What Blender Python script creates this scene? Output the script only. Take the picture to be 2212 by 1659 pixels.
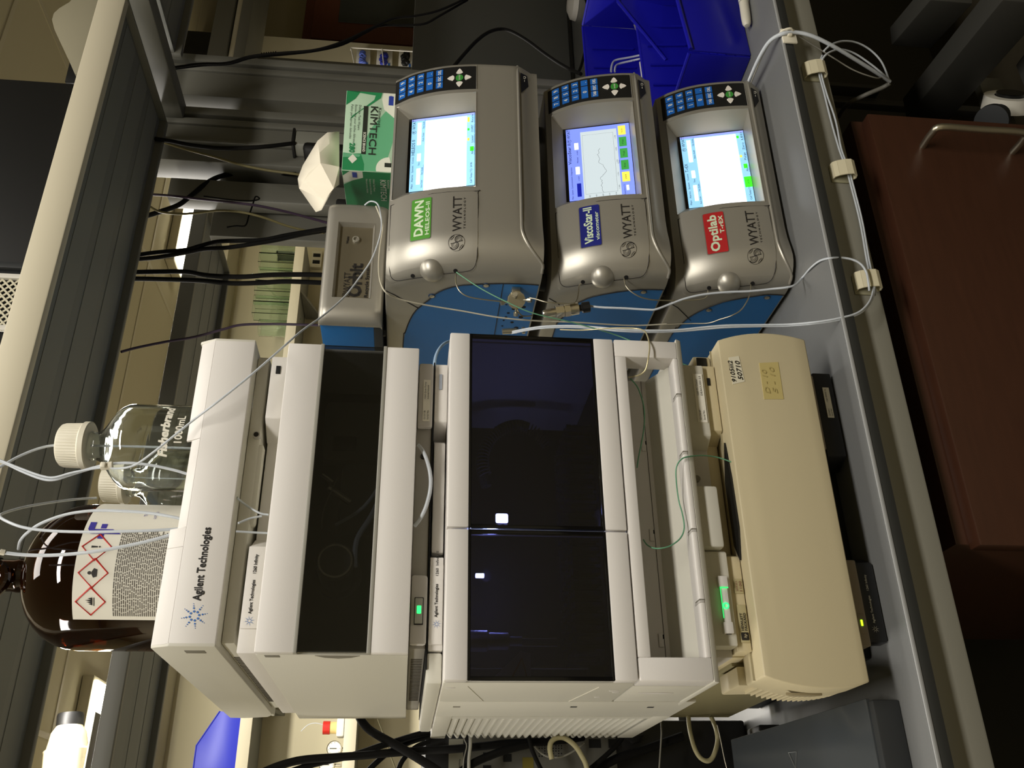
import bpy, bmesh, math, random
from mathutils import Vector, Matrix
random.seed(7)
for o in list(bpy.data.objects): bpy.data.objects.remove(o, do_unlink=True)
SC = bpy.context.scene
COL = SC.collection
PI = math.pi

# ---------------------------------------------------------------- camera (bench top is z=0, photo is held sideways)
YAW, PITCH, ROLL, FPX = 0.48664742, 0.10230406, 0.03679297, 1975.02
CAM = Vector((-0.18479624, -0.92084841, 0.515))
def _rot():
    ca, sa = math.cos(YAW), math.sin(YAW); cb, sb = math.cos(PITCH), math.sin(PITCH); cc, sc = math.cos(ROLL), math.sin(ROLL)
    Ry = Matrix(((ca, -sa, 0), (sa, ca, 0), (0, 0, 1)))
    B = Matrix(((1, 0, 0), (0, 0, -1), (0, 1, 0)))
    Rp = Matrix(((1, 0, 0), (0, cb, -sb), (0, sb, cb)))
    Rr = Matrix(((cc, -sc, 0), (sc, cc, 0), (0, 0, 1)))
    return Rr @ Rp @ B @ Ry
RM = _rot()
def at(x, y, Y=None, X=None, Z=None):
    """world point seen at photo position (x, y) on the plane Y, X or Z = const"""
    d = RM.transposed() @ Vector((829.5 - y, x - 1106.0, FPX))
    if Y is not None: t = (Y - CAM.y) / d.y
    elif X is not None: t = (X - CAM.x) / d.x
    else: t = (Z - CAM.z) / d.z
    return CAM + d * t
cd = bpy.data.cameras.new('camera'); cam = bpy.data.objects.new('camera', cd); COL.objects.link(cam)
cd.sensor_width = 36.0; cd.lens = FPX / 2212 * 36; cd.clip_start = 0.02; cd.clip_end = 60
U, V, F = RM[0], RM[1], RM[2]
m = Matrix(((V[0], U[0], -F[0], CAM.x), (V[1], U[1], -F[1], CAM.y), (V[2], U[2], -F[2], CAM.z), (0, 0, 0, 1)))
cam.matrix_world = m
SC.camera = cam

# ---------------------------------------------------------------- world, lights, exposure
w = bpy.data.worlds.new('world'); SC.world = w; w.use_nodes = True
w.node_tree.nodes['Background'].inputs[0].default_value = (0.9, 0.8, 0.62, 1)
w.node_tree.nodes['Background'].inputs[1].default_value = 0.05
SC.view_settings.view_transform = 'Standard'; SC.view_settings.look = 'None'
SC.view_settings.exposure = 0.45; SC.view_settings.gamma = 1.0; SC.view_settings.use_curve_mapping = False
LCOL = (1.0, 0.955, 0.885)
def area(name, loc, sx, sy, power, rot=(0, 0, 0), col=LCOL):
    l = bpy.data.lights.new(name, 'AREA'); l.shape = 'RECTANGLE'; l.size = sx; l.size_y = sy; l.energy = power; l.color = col
    o = bpy.data.objects.new(name, l); COL.objects.link(o); o.location = loc; o.rotation_euler = rot
    return o
area('ceiling_lamp_aisle', (0.15, -1.5, 1.95), 1.6, 0.3, 40)
area('ceiling_lamp_bench', (0.6, -0.15, 1.95), 1.2, 0.3, 9)
area('ceiling_lamp_far', (1.2, 2.9, 1.95), 2.4, 0.3, 125)
area('side_fill_light', (-2.2, 1.0, 1.95), 0.6, 2.0, 90)  # added fill to brighten left-facing sides, no fixture hangs there

# ---------------------------------------------------------------- materials
def lin(c):
    return tuple(((v / 255) / 12.92 if v / 255 <= .04045 else ((v / 255 + .055) / 1.055) ** 2.4) for v in c)
MAT = {}
def mat(name, rgb, rough=.5, metal=0., emit=None, es=1., spec=.5, noise=0., scale=60., bump=0., trans=0., alpha=1., coat=0., ior=1.45, stretch=(1,1,1)):
    if name in MAT: return MAT[name]
    m = bpy.data.materials.new(name); m.use_nodes = True; nt = m.node_tree; b = nt.nodes['Principled BSDF']
    c = lin(rgb) + (1,)
    b.inputs['Base Color'].default_value = c; b.inputs['Roughness'].default_value = rough; b.inputs['Metallic'].default_value = metal
    b.inputs['Specular IOR Level'].default_value = spec; b.inputs['Transmission Weight'].default_value = trans; b.inputs['Alpha'].default_value = alpha
    b.inputs['Coat Weight'].default_value = coat; b.inputs['IOR'].default_value = ior
    if emit is not None:
        b.inputs['Emission Color'].default_value = lin(emit) + (1,); b.inputs['Emission Strength'].default_value = es
    if noise or bump:
        tc = nt.nodes.new('ShaderNodeTexCoord'); mp = nt.nodes.new('ShaderNodeMapping'); mp.inputs['Scale'].default_value = stretch
        n = nt.nodes.new('ShaderNodeTexNoise'); n.inputs['Scale'].default_value = scale; n.inputs['Detail'].default_value = 4
        nt.links.new(tc.outputs['Object'], mp.inputs[0]); nt.links.new(mp.outputs[0], n.inputs['Vector'])
        if noise:
            mx = nt.nodes.new('ShaderNodeMix'); mx.data_type = 'RGBA'
            mx.inputs[6].default_value = tuple(v * (1 - noise) for v in c[:3]) + (1,); mx.inputs[7].default_value = tuple(min(1, v * (1 + noise)) for v in c[:3]) + (1,)
            nt.links.new(n.outputs['Fac'], mx.inputs[0]); nt.links.new(mx.outputs[2], b.inputs['Base Color'])
        if bump:
            bp = nt.nodes.new('ShaderNodeBump'); bp.inputs['Strength'].default_value = bump; bp.inputs['Distance'].default_value = .0006
            nt.links.new(n.outputs['Fac'], bp.inputs['Height']); nt.links.new(bp.outputs[0], b.inputs['Normal'])
    MAT[name] = m; return m
def pane_mat(name, tint, rough=.03, dark=.5):
    """tinted see-through pane with a glossy face"""
    m = bpy.data.materials.new(name); m.use_nodes = True; nt = m.node_tree
    nt.nodes.remove(nt.nodes['Principled BSDF']); out = nt.nodes['Material Output']
    t = nt.nodes.new('ShaderNodeBsdfTransparent'); t.inputs[0].default_value = tint + (1,)
    g = nt.nodes.new('ShaderNodeBsdfGlossy'); g.inputs['Roughness'].default_value = rough; g.inputs[0].default_value = (1, 1, 1, 1)
    f = nt.nodes.new('ShaderNodeFresnel'); f.inputs[0].default_value = dark
    mx = nt.nodes.new('ShaderNodeMixShader'); nt.links.new(f.outputs[0], mx.inputs[0]); nt.links.new(t.outputs[0], mx.inputs[1]); nt.links.new(g.outputs[0], mx.inputs[2])
    nt.links.new(mx.outputs[0], out.inputs[0]); MAT[name] = m; return m
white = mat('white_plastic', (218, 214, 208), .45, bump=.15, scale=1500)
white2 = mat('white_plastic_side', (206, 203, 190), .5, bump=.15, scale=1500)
greyw = mat('grey_white_plastic', (186, 182, 176), .5)
beige = mat('beige_plastic', (196, 184, 150), .5, bump=.12, scale=1500)
beige_d = mat('olive_beige_metal', (140, 132, 98), .5)
silver = mat('silver_painted_plastic', (172, 168, 157), .40, metal=.65, noise=.05, scale=4000)
silver_d = mat('silver_shadow_plastic', (132, 129, 118), .42, metal=.4)
blue = mat('blue_painted_metal', (26, 108, 176), .5, bump=.3, scale=2500)
black = mat('black_plastic', (18, 18, 17), .5)
black_gloss = mat('black_gloss', (10, 10, 11), .12)
dark = mat('dark_void', (10, 10, 10), .8)
charcoal = mat('charcoal_plastic', (44, 46, 47), .5)
ink = mat('black_ink', (28, 24, 20), .6)
inkw = mat('white_ink', (226, 222, 206), .5)
inkblue = mat('blue_ink', (60, 110, 180), .5)
steel = mat('steel', (205, 198, 180), .22, metal=1.)
steel_m = mat('matt_steel', (190, 184, 165), .38, metal=1.)
bench_m = mat('slate_grey_bench', (104, 105, 104), .36, noise=.06, scale=300)
apron_m = mat('grey_painted_steel', (138, 136, 124), .5)
frame_m = mat('grey_frame_paint', (104, 103, 94), .5)
fascia_m = mat('pale_grey_paint', (196, 188, 164), .55)
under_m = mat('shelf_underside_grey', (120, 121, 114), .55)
wall_m = mat('cream_wall_paint', (196, 187, 156), .8, bump=.1, scale=200)
ceil_m = mat('ceiling_tile_white', (196, 188, 160), .9, bump=.2, scale=300)
floor_m = mat('dark_vinyl_floor', (70, 64, 50), .5, noise=.15, scale=40)
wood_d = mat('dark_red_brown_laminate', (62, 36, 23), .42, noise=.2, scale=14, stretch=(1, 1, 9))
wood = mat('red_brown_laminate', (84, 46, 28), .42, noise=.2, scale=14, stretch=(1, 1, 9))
tube_m = mat('milky_plastic_tube', (214, 220, 226), .3, trans=.25, ior=1.4)
tube_g = mat('green_plastic_line', (96, 150, 118), .4)
cable_m = mat('black_rubber_cable', (12, 11, 9), .75, spec=.2)
cable_p = mat('purple_cable', (58, 44, 62), .5)
cable_b = mat('cream_cable', (178, 170, 130), .5)
cable_t = mat('tan_cable', (110, 102, 66), .5)
glass = mat('clear_glass', (250, 254, 252), .02, trans=1., ior=1.46)
glass_g = mat('green_tinted_glass', (241, 252, 243), .02, trans=1., ior=1.16)
amber = mat('amber_glass', (88, 44, 12), .03, trans=.95, ior=1.5)
capw = mat('white_cap_plastic', (222, 216, 196), .45)
paper = mat('white_paper', (226, 222, 208), .7)
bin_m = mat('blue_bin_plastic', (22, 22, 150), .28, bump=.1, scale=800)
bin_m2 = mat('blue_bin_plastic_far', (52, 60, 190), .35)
pane = pane_mat('smoked_pane', (.50, .51, .53), .02, 1.45)
pane_b = pane_mat('dark_blue_tinted_pane', (.30, .30, .40), .02, 1.45)

# ---------------------------------------------------------------- objects
ROOT = {}
def thing(name, label, cat, loc=(0, 0, 0), group=None, kind=None):
    o = bpy.data.objects.new(name, None); COL.objects.link(o); o.location = loc; o.empty_display_size = .05
    o['label'] = label; o['category'] = cat
    if group: o['group'] = group
    if kind: o['kind'] = kind
    ROOT[o] = Vector(loc); return o
def root_loc(p):
    while p is not None:
        if p in ROOT: return ROOT[p]
        p = p.parent
    return Vector((0, 0, 0))
class MB:
    def __init__(s): s.bm = bmesh.new()
    def merge(s, b):
        me = bpy.data.meshes.new('tmp'); b.to_mesh(me); b.free(); s.bm.from_mesh(me); bpy.data.meshes.remove(me)
    def box(s, x0, x1, y0, y1, z0, z1, bev=0., seg=2, rot=None, piv=None):
        b = bmesh.new(); bmesh.ops.create_cube(b, size=1)
        for v in b.verts:
            v.co = Vector(((x0 + x1) / 2 + v.co.x * (x1 - x0), (y0 + y1) / 2 + v.co.y * (y1 - y0), (z0 + z1) / 2 + v.co.z * (z1 - z0)))
        if bev > 0:
            bmesh.ops.bevel(b, geom=b.edges[:], offset=bev, segments=seg, profile=.5, affect='EDGES')
        if rot is not None:
            bmesh.ops.rotate(b, cent=piv or Vector(((x0 + x1) / 2, (y0 + y1) / 2, (z0 + z1) / 2)), matrix=rot, verts=b.verts)
        s.merge(b); return s
    def poly(s, pts, ext, bev=0.):
        """extrude polygon (list of world points) by vector ext"""
        b = bmesh.new(); f = b.faces.new([b.verts.new(Vector(p)) for p in pts])
        r = bmesh.ops.extrude_face_region(b, geom=[f]); vs = [g for g in r['geom'] if isinstance(g, bmesh.types.BMVert)]
        bmesh.ops.translate(b, vec=Vector(ext), verts=vs)
        bmesh.ops.recalc_face_normals(b, faces=b.faces[:])
        if bev > 0: bmesh.ops.bevel(b, geom=b.edges[:], offset=bev, segments=2, profile=.5, affect='EDGES')
        s.merge(b); return s
    def lathe(s, prof, c, axis=(0, 0, 1), n=32, caps=False):
        """prof = [(r, h)...] around axis through c"""
        ax = Vector(axis).normalized(); t = ax.orthogonal().normalized(); q = ax.cross(t); c = Vector(c); bm = s.bm
        rings = []
        for r, h in prof:
            if r < 1e-6: rings.append([bm.verts.new(c + ax * h)])
            else: rings.append([bm.verts.new(c + ax * h + (t * math.cos(2 * PI * i / n) + q * math.sin(2 * PI * i / n)) * r) for i in range(n)])
        for a, b in zip(rings, rings[1:]):
            for i in range(n):
                j = (i + 1) % n
                if len(a) == 1 and len(b) == 1: continue
                if len(a) == 1: bm.faces.new((a[0], b[j], b[i]))
                elif len(b) == 1: bm.faces.new((a[i], a[j], b[0]))
                else: bm.faces.new((a[i], a[j], b[j], b[i]))
        if caps:
            if len(rings[0]) > 1: bm.faces.new(rings[0][::-1])
            if len(rings[-1]) > 1: bm.faces.new(rings[-1])
        return s
    def cyl(s, a, b, r, n=16, r2=None):
        a = Vector(a); b = Vector(b); d = (b - a); return s.lathe([(0, 0), (r, 0), (r if r2 is None else r2, d.length), (0, d.length)], a, d, n)
    def tube(s, pts, r, n=8, closed=False, smooth=4):
        P = [Vector(p) for p in pts]
        if smooth > 1 and len(P) > 2:
            Q = []
            for i in range(len(P) - 1):
                p0 = P[max(i - 1, 0)]; p1 = P[i]; p2 = P[i + 1]; p3 = P[min(i + 2, len(P) - 1)]
                for k in range(smooth):
                    t = k / smooth
                    Q.append(.5 * ((2 * p1) + (-p0 + p2) * t + (2 * p0 - 5 * p1 + 4 * p2 - p3) * t * t + (-p0 + 3 * p1 - 3 * p2 + p3) * t ** 3))
            Q.append(P[-1]); P = Q
        bm = s.bm; rings = []; prev = None
        for i, p in enumerate(P):
            d = (P[min(i + 1, len(P) - 1)] - P[max(i - 1, 0)])
            if d.length < 1e-9: continue
            d.normalize()
            if prev is None: t = d.orthogonal().normalized()
            else:
                t = prev - d * prev.dot(d); t = t.normalized() if t.length > 1e-6 else d.orthogonal().normalized()
            prev = t; q = d.cross(t)
            rings.append([bm.verts.new(p + (t * math.cos(2 * PI * k / n) + q * math.sin(2 * PI * k / n)) * r) for k in range(n)])
        for a, b in zip(rings, rings[1:]):
            for k in range(n): bm.faces.new((a[k], a[(k + 1) % n], b[(k + 1) % n], b[k]))
        bm.faces.new(rings[0][::-1]); bm.faces.new(rings[-1]); return s
    def grid(s, fn, nu, nv):
        vs = [[s.bm.verts.new(Vector(fn(i / nu, j / nv))) for j in range(nv + 1)] for i in range(nu + 1)]
        for i in range(nu):
            for j in range(nv): s.bm.faces.new((vs[i][j], vs[i + 1][j], vs[i + 1][j + 1], vs[i][j + 1]))
        return s
    def build(s, name, m, parent=None, smooth=True, angle=35, label=None, kind=None, cat=None, group=None, weld=False):
        if weld: bmesh.ops.remove_doubles(s.bm, verts=s.bm.verts, dist=1e-5)
        bmesh.ops.recalc_face_normals(s.bm, faces=s.bm.faces[:])
        me = bpy.data.meshes.new(name); off = root_loc(parent)
        own = None
        if parent is None and kind != 'structure':
            lo = Vector((min(v.co.x for v in s.bm.verts), min(v.co.y for v in s.bm.verts), min(v.co.z for v in s.bm.verts)))
            hi = Vector((max(v.co.x for v in s.bm.verts), max(v.co.y for v in s.bm.verts), lo.z)); own = (lo + hi) / 2; own.z = lo.z; off = own
        bmesh.ops.translate(s.bm, vec=-off, verts=s.bm.verts)
        s.bm.to_mesh(me); s.bm.free(); me.materials.append(m)
        if smooth:
            me.shade_smooth(); me.set_sharp_from_angle(angle=math.radians(angle))
        o = bpy.data.objects.new(name, me); COL.objects.link(o)
        if own is not None: o.location = own
        if parent is not None: o.parent = parent
        if label: o['label'] = label
        if kind: o['kind'] = kind
        if cat: o['category'] = cat
        if group: o['group'] = group
        return o
def box(name, m, parent, x0, x1, y0, y1, z0, z1, bev=.001, **k):
    kk = {a: k.pop(a) for a in list(k) if a in ('rot', 'piv', 'seg')}
    return MB().box(x0, x1, y0, y1, z0, z1, bev, **kk).build(name, m, parent, **k)
def part_tube(name, m, parent, pts, r, n=8, **k): return MB().tube(pts, r, n).build(name, m, parent, **k)

# lettering: built from Blender's own font, laid on a frame (P, right, up), optional warp onto a curved front
_fc = {}
def text_mesh(s):
    if s in _fc: return _fc[s]
    cu = bpy.data.curves.new('t', 'FONT'); cu.body = s; cu.size = 1; cu.resolution_u = 2; cu.extrude = 0
    ob = bpy.data.objects.new('t', cu); me = ob.to_mesh()
    V_ = [v.co.copy() for v in me.vertices]; F_ = [tuple(p.vertices) for p in me.polygons]
    ob.to_mesh_clear(); bpy.data.objects.remove(ob); bpy.data.curves.remove(cu)
    _fc[s] = (V_, F_); return _fc[s]
def add_text(b, s, P, r, u, h, width=None, align='L', warp=None, bold=0., off=.0004, slant=0.):
    """cap height h; width = total width"""
    Vs, Fs = text_mesh(s)
    if not Vs: return
    x0 = min(v.x for v in Vs); x1 = max(v.x for v in Vs); k = h / .73
    kx = (width / (x1 - x0)) if width else k
    r = Vector(r).normalized(); u = Vector(u).normalized(); nrm = r.cross(u)
    ox = {'L': -x0, 'C': -(x0 + x1) / 2, 'R': -x1}[align]
    for dx, dy in ([(0, 0)] if not bold else [(0, 0), (bold, 0), (0, bold), (bold, bold)]):
        vs = []
        for v in Vs:
            p = Vector(P) + r * ((v.x + ox + slant * v.y) * kx + dx) + u * (v.y * k + dy)
            if warp: p = warp(p, off + (.00003 if dx else 0) + (.00003 if dy else 0))
            else: p = p + nrm * (off + (.00003 if dx else 0) + (.00003 if dy else 0))
            vs.append(b.bm.verts.new(p))
        for f in Fs:
            try: b.bm.faces.new([vs[i] for i in f])
            except ValueError: pass
def text(s, P, r, u, h, m, parent, name='lettering', **k):
    b = MB(); add_text(b, s, P, r, u, h, **k); return b.build(name, m, parent, smooth=False)
XR, ZU = (1, 0, 0), (0, 0, 1)
def starburst(b, cx, Y, cz, R):
    """dotted burst emblem on a front at Y"""
    for ring, (rad, n, d) in enumerate(((.36, 8, .085), (.62, 8, .075), (.8, 8, .05), (.97, 8, .035))):
        for i in range(n):
            a = 2 * PI * i / n + (0.2)
            if ring == 0: b.lathe([(0, .0004), (d * R * 1.1, .0004)], (cx + math.cos(a) * rad * R, Y, cz + math.sin(a) * rad * R), (0, -1, 0), 8)
            else: b.lathe([(0, .0004), (d * R, .0004)], (cx + math.cos(a) * rad * R, Y, cz + math.sin(a) * rad * R), (0, -1, 0), 8)
def label_thing(o, label, cat, group=None):
    o['label'] = label; o['category'] = cat
    if group: o['group'] = group
    return o

# ================================================================ THE ROOM
ZF, ZC, YB, YN, XL, XRR = -0.90, 2.0, 4.8, -4.0, -3.6, 7.6
def struct(name, m, *bx, parent=None, bev=0):
    b = MB()
    for q in bx: b.box(*q, bev=bev)
    return b.build(name, m, parent, smooth=False, kind='structure' if parent is None else None)
struct('floor', floor_m, (XL, XRR, YN, YB, ZF - .05, ZF))
struct('wall_back', wall_m, (XL, XRR, YB, YB + .1, ZF, ZC))
struct('wall_left', wall_m, (XL - .1, XL, YN, YB, ZF, ZC))
struct('wall_right', wall_m, (XRR, XRR + .1, YN, YB, ZF, ZC))
struct('wall_front', wall_m, (XL, XRR, YN - .1, YN, ZF, ZC))
ceil = struct('ceiling', ceil_m, (XL, XRR, YN, YB, ZC + .02, ZC + .08))
tm = None
for i in range(7):
    for j in range(6):
        x0 = -.9 + i * 1.22; y0 = .9 + j * .62
        if y0 + .6 > YB: continue
        if tm is None:
            tm = struct('ceiling_tile', ceil_m, (x0 + .012, x0 + 1.208, y0 + .012, y0 + .608, ZC + .004, ZC + .02), parent=ceil); tx, ty = x0, y0
        else:
            c = tm.copy(); COL.objects.link(c); c.parent = ceil; c.location = (x0 - tx, y0 - ty, 0)
tb = MB()
for j in range(7): tb.box(-.95, 7.5, .9 + j * .62 - .012, .9 + j * .62 + .012, ZC, ZC + .02)
for i in range(8): tb.box(-.9 + i * 1.22 - .012, -.9 + i * 1.22 + .012, .9, YB, ZC + .001, ZC + .02)
tb.build('ceiling_grid', fascia_m, ceil, smooth=False)
# second soffit stripes: wall cabinets' bulkhead along the back wall
struct('trim_1', fascia_m, (XL, 6.9, YB - .35, YB, 1.86, ZC))

def fluoro(x0, x1, y0, y1, label, dz=.07):
    t = thing('ceiling_light', label, 'ceiling light', ((x0 + x1) / 2, (y0 + y1) / 2, ZC - dz), group=None)
    box('housing', fascia_m, t, x0, x1, y0, y1, ZC - dz + .02, ZC, .004)
    box('diffuser', mat('lamp_diffuser', (255, 250, 230), .5, emit=(255, 248, 222), es=6), t, x0 + .02, x1 - .02, y0 + .01, y1 - .01, ZC - dz, ZC - dz + .02, .006)
    return t
yl = at(225, 1397, Z=1.93).y
fluoro(-.9, .62, yl, yl + .30, 'long glowing ceiling light above the far shelf at the amber bottle side')
fluoro(at(382, 560, Z=1.93).x, at(382, 560, Z=1.93).x + 1.6, yl, yl + .22, 'glowing ceiling light seen behind the black cables')

# ---------------------------------------------------------------- island bench
t = thing('lab_bench', 'slate grey lab bench top on a grey painted steel apron carrying all the instruments', 'bench', (.9, .76, ZF))
bt = MB().box(-1.4, 3.3, -.01, 1.53, -.018, 0, .0025, 2).build('bench_top', bench_m, t)
box('edge_highlight', mat('bench_edge_highlight', (150, 151, 150), .4), t, -1.4, 3.3, -.0125, -.0095, -.0052, -.0002, .0016)  # bright highlight of the bench edge, painted as a pale strip
box('shaded_front', mat('shaded_slate', (48, 49, 47), .4), t, -1.4, 3.3, -.0112, -.0095, -.0178, -.0053, .0006)  # same slate as the top; dimmer front face put into a darker colour
box('apron', apron_m, t, -1.4, 3.3, .014, .045, -.077, -.018, .004)
box('rear_apron', apron_m, t, -1.4, 3.3, 1.475, 1.505, -.077, -.018, .004)
for X in (-1.35, 3.2):
    box('leg', frame_m, t, X, X + .06, .08, .14, ZF, -.018, .004)
    box('leg', frame_m, t, X, X + .06, 1.3, 1.36, ZF, -.018, .004)
dkf = mat('dark_frame_paint', (62, 61, 56), .6)
def beam_px(x0, y0, x1, y1, z, wd, hh, name='beam'):
    p = at(x0, y0, Z=z); q = at(x1, y1, Z=z); d = (q - p); n = Vector((d.y, -d.x, 0)).normalized() * wd
    MB().poly([p, q, q + n, p + n], (0, 0, -hh), .003).build(name, dkf, t)
beam_px(2166, 0, 1957, 257, -.45, .05, .09, 'stretcher')
beam_px(2010, 0, 1925, 99, -.36, .04, .08, 'stretcher')
beam_px(2330, 40, 2212, 190, -.60, .06, .06, 'stretcher')
a = at(1905, 192, Y=.47); c = at(1795, 176, Y=.47); box('post', dkf, t, a.x, c.x, .47, .50, a.z, -.02, .002)
a = at(1900, 226, Y=.50); c = at(1900, 214, Y=.50); box('post', dkf, t, a.x, c.x, .50, .52, a.z - .3, -.02, .002)
box('stretcher', dkf, t, -.75, .10, .30, .34, -.50, -.44, .004)
box('stretcher', dkf, t, -.75, .10, .20, .24, -.60, -.54, .004)
box('back_panel', mat('dark_modesty_panel', (60, 58, 50), .6), t, -1.3, 3.2, .80, .82, ZF, -.02, .001)
# cabinet under the bench
t = thing('base_cabinet', 'reddish brown laminate cabinet hanging under the bench with a bar handle', 'cabinet', (.46, .3, -.72))
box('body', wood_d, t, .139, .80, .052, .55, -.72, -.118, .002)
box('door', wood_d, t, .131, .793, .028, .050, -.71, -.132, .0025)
h = MB().tube([(.735, .029, -.205), (.735, 0.0, -.205), (.735, -.012, -.213), (.735, -.012, -.27), (.735, -.012, -.335), (.735, -.0, -.345), (.735, .029, -.345)], .0052, 12)
h.build('handle', steel_m, t, label='brushed metal bar handle')

# ---------------------------------------------------------------- overhead shelves
ZS = 1.05
fz = at(91, 420, Y=.25).z
def shelf(name, x0, x1, y0, y1, label, front_up, fz=fz):
    t = thing(name, label, 'shelf', ((x0 + x1) / 2, (y0 + y1) / 2, ZS))
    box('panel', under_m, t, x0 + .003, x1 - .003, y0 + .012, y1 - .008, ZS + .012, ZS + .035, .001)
    box('fascia', fascia_m if front_up else frame_m, t, x0, x1, y0 - .006, y0 + .012, ZS, fz, .0025, label='pale painted front edge' if front_up else None)
    box('rear_edge', frame_m, t, x0, x1, y1 - .01, y1 + .004, ZS - .002, fz - .004, .002)
    box('end_plate', frame_m, t, x1 - .004, x1, y0, y1, ZS - .002, fz - .004, .001)
    for f in (.16, .45, .72):
        yy = y0 + (y1 - y0) * f
        box('stiffener', under_m, t, x0 + .01, x1 - .01, yy, yy + .060, ZS + .0112, ZS + .014, .0)
    return t
shelf('reagent_shelf', -1.2, 1.18, .256, .565, 'nearest overhead reagent shelf with a pale front edge above the instruments', True)
x2 = at(387, 110, Z=ZS).x
shelf('reagent_shelf', x2, 3.1, .256, .565, 'overhead reagent shelf continuing beyond the grey uprights', True)
shelf('reagent_shelf', -1.2, at(408, 435, Y=.957).x, .957, 1.264, 'overhead shelf on the far side of the island bench', False, fz=at(366, 733, Y=.951).z)
# bracket arm between the two near shelves
t = thing('shelf_bracket', 'grey steel bracket arm between the ends of the two overhead shelves', 'bracket', (1.25, .5, 1.02))
box('arm', frame_m, t, 1.225, 1.265, .262, .60, 1.03, 1.075, .003)
box('arm_cap', fascia_m, t, 1.222, 1.268, .255, .263, 1.028, 1.078, .002)

def upright(name, label, x0, x1, y0, y1, z1, groove=True, extra=None):
    t = thing(name, label, 'post', ((x0 + x1) / 2, (y0 + y1) / 2, 0))
    if groove:
        box('face_plate', frame_m, t, x0, x1 - .05, y0, y1, 0.001, z1, .002)
        box('slot_rail', frame_m, t, x1 - .022, x1, y0 - .004, y1, 0.001, z1, .004)
        box('slot_rail', frame_m, t, x1 - .049, x1 - .031, y0 - .004, y1, 0.001, z1, .004)
        box('slot', dark, t, x1 - .034, x1 - .019, y0 + .008, y1, 0.001, z1, .0)
    else:
        box('face_plate', frame_m, t, x0, x1, y0, y1, 0.001, z1, .003)
    return t
upright('upright_post', 'wide grey upright with a slotted edge, rightmost behind the tissue box', 1.298, 1.417, .600, .66, 1.085)
u2 = upright('upright_post', 'wide grey upright with a slotted edge behind the tissue box and socket box', 1.115, 1.262, .600, .66, 1.085)
box('flange', frame_m, u2, 1.160, 1.168, .590, .602, .001, 1.085, .002)
upright('upright_post', 'narrow grey upright to the left of the socket box', 1.035, 1.085, .62, .66, 1.04, False)
t = thing('cable_raceway', 'flat grey raceway panel behind the tissue sheet', 'panel', (1.0, .67, .5))
pz = at(470, 400, Y=.665).z
box('panel', frame_m, t, .975, 1.12, .665, .69, .5, pz, .003)
MB().poly([at(572, 375, Y=.66), at(590, 375, Y=.66), at(582, 430, Y=.66), at(573, 430, Y=.66)], (0, .006, 0)).build('strap', black, t)
# socket box
t = thing('socket_box', 'grey and black power socket box on the upright above the tissue sheet', 'socket', (1.17, .57, .7))
a_ = at(640, 289, Y=.57); b_ = at(640, 318, Y=.57); c_ = at(760, 345, Y=.57)
box('housing', mat('socket_grey', (136, 136, 126), .45), t, b_.x, a_.x, .56, .60, c_.z, a_.z, .003)
box('end_cap', black, t, b_.x - .004, a_.x + .004, .556, .602, a_.z, a_.z + .006, .002)
box('plug', black, t, c_.x, b_.x - .003, .545, .60, c_.z, a_.z - .02, .008)

# ---------------------------------------------------------------- right: bench screen panel, things beyond
t = thing('bench_screen', 'tall dark grey screen panel along the back of the bench at right', 'panel', (2.3, 1.42, 0))
zt = at(893, 75, Y=1.42).z
box('panel', mat('screen_grey', (82, 83, 80), .5), t, 1.25, 3.2, 1.42, 1.44, .012, zt, .002)
box('foot_rail', black, t, 1.25, 3.2, 1.40, 1.45, .001, .012, .002)
t = thing('mouse_shell', 'pale grey rounded plastic piece lying before the screen panel', 'plastic', at(1240, 10, Z=.002))
c0 = at(1246, 8, Z=.0)
MB().lathe([(0, .035), (.03, .032), (.055, .018), (.06, 0), (0, 0)], c0 + Vector((0, 0, .001)), (0, 0, 1), 28).build('shell', greyw, t)
# far brown cabinet
yc = 3.6
xc = at(700, 112, Y=yc).x; zc1 = at(652, 80, Y=yc).z; zc0 = at(925, 60, Y=yc).z - .6
struct('wall_far', wall_m, (at(700, 215, Y=3.64).x, 7.5, 4.16, 4.24, ZF, ZC), bev=0)
t = thing('tall_cabinet', 'far reddish brown cabinet with a dark grey front panel at upper right', 'cabinet', (xc + 1, 4, ZF))
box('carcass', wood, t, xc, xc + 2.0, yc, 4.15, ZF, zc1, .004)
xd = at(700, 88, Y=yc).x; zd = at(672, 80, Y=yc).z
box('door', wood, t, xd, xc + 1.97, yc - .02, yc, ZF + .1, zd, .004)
xg = at(760, 50, Y=yc - .022).x; zg = at(733, 25, Y=yc - .022).z
box('panel', mat('dark_panel_glass', (50, 51, 44), .3), t, xg, xc + 1.8, yc - .03, yc - .02, ZF + .2, zg, .003)
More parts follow.
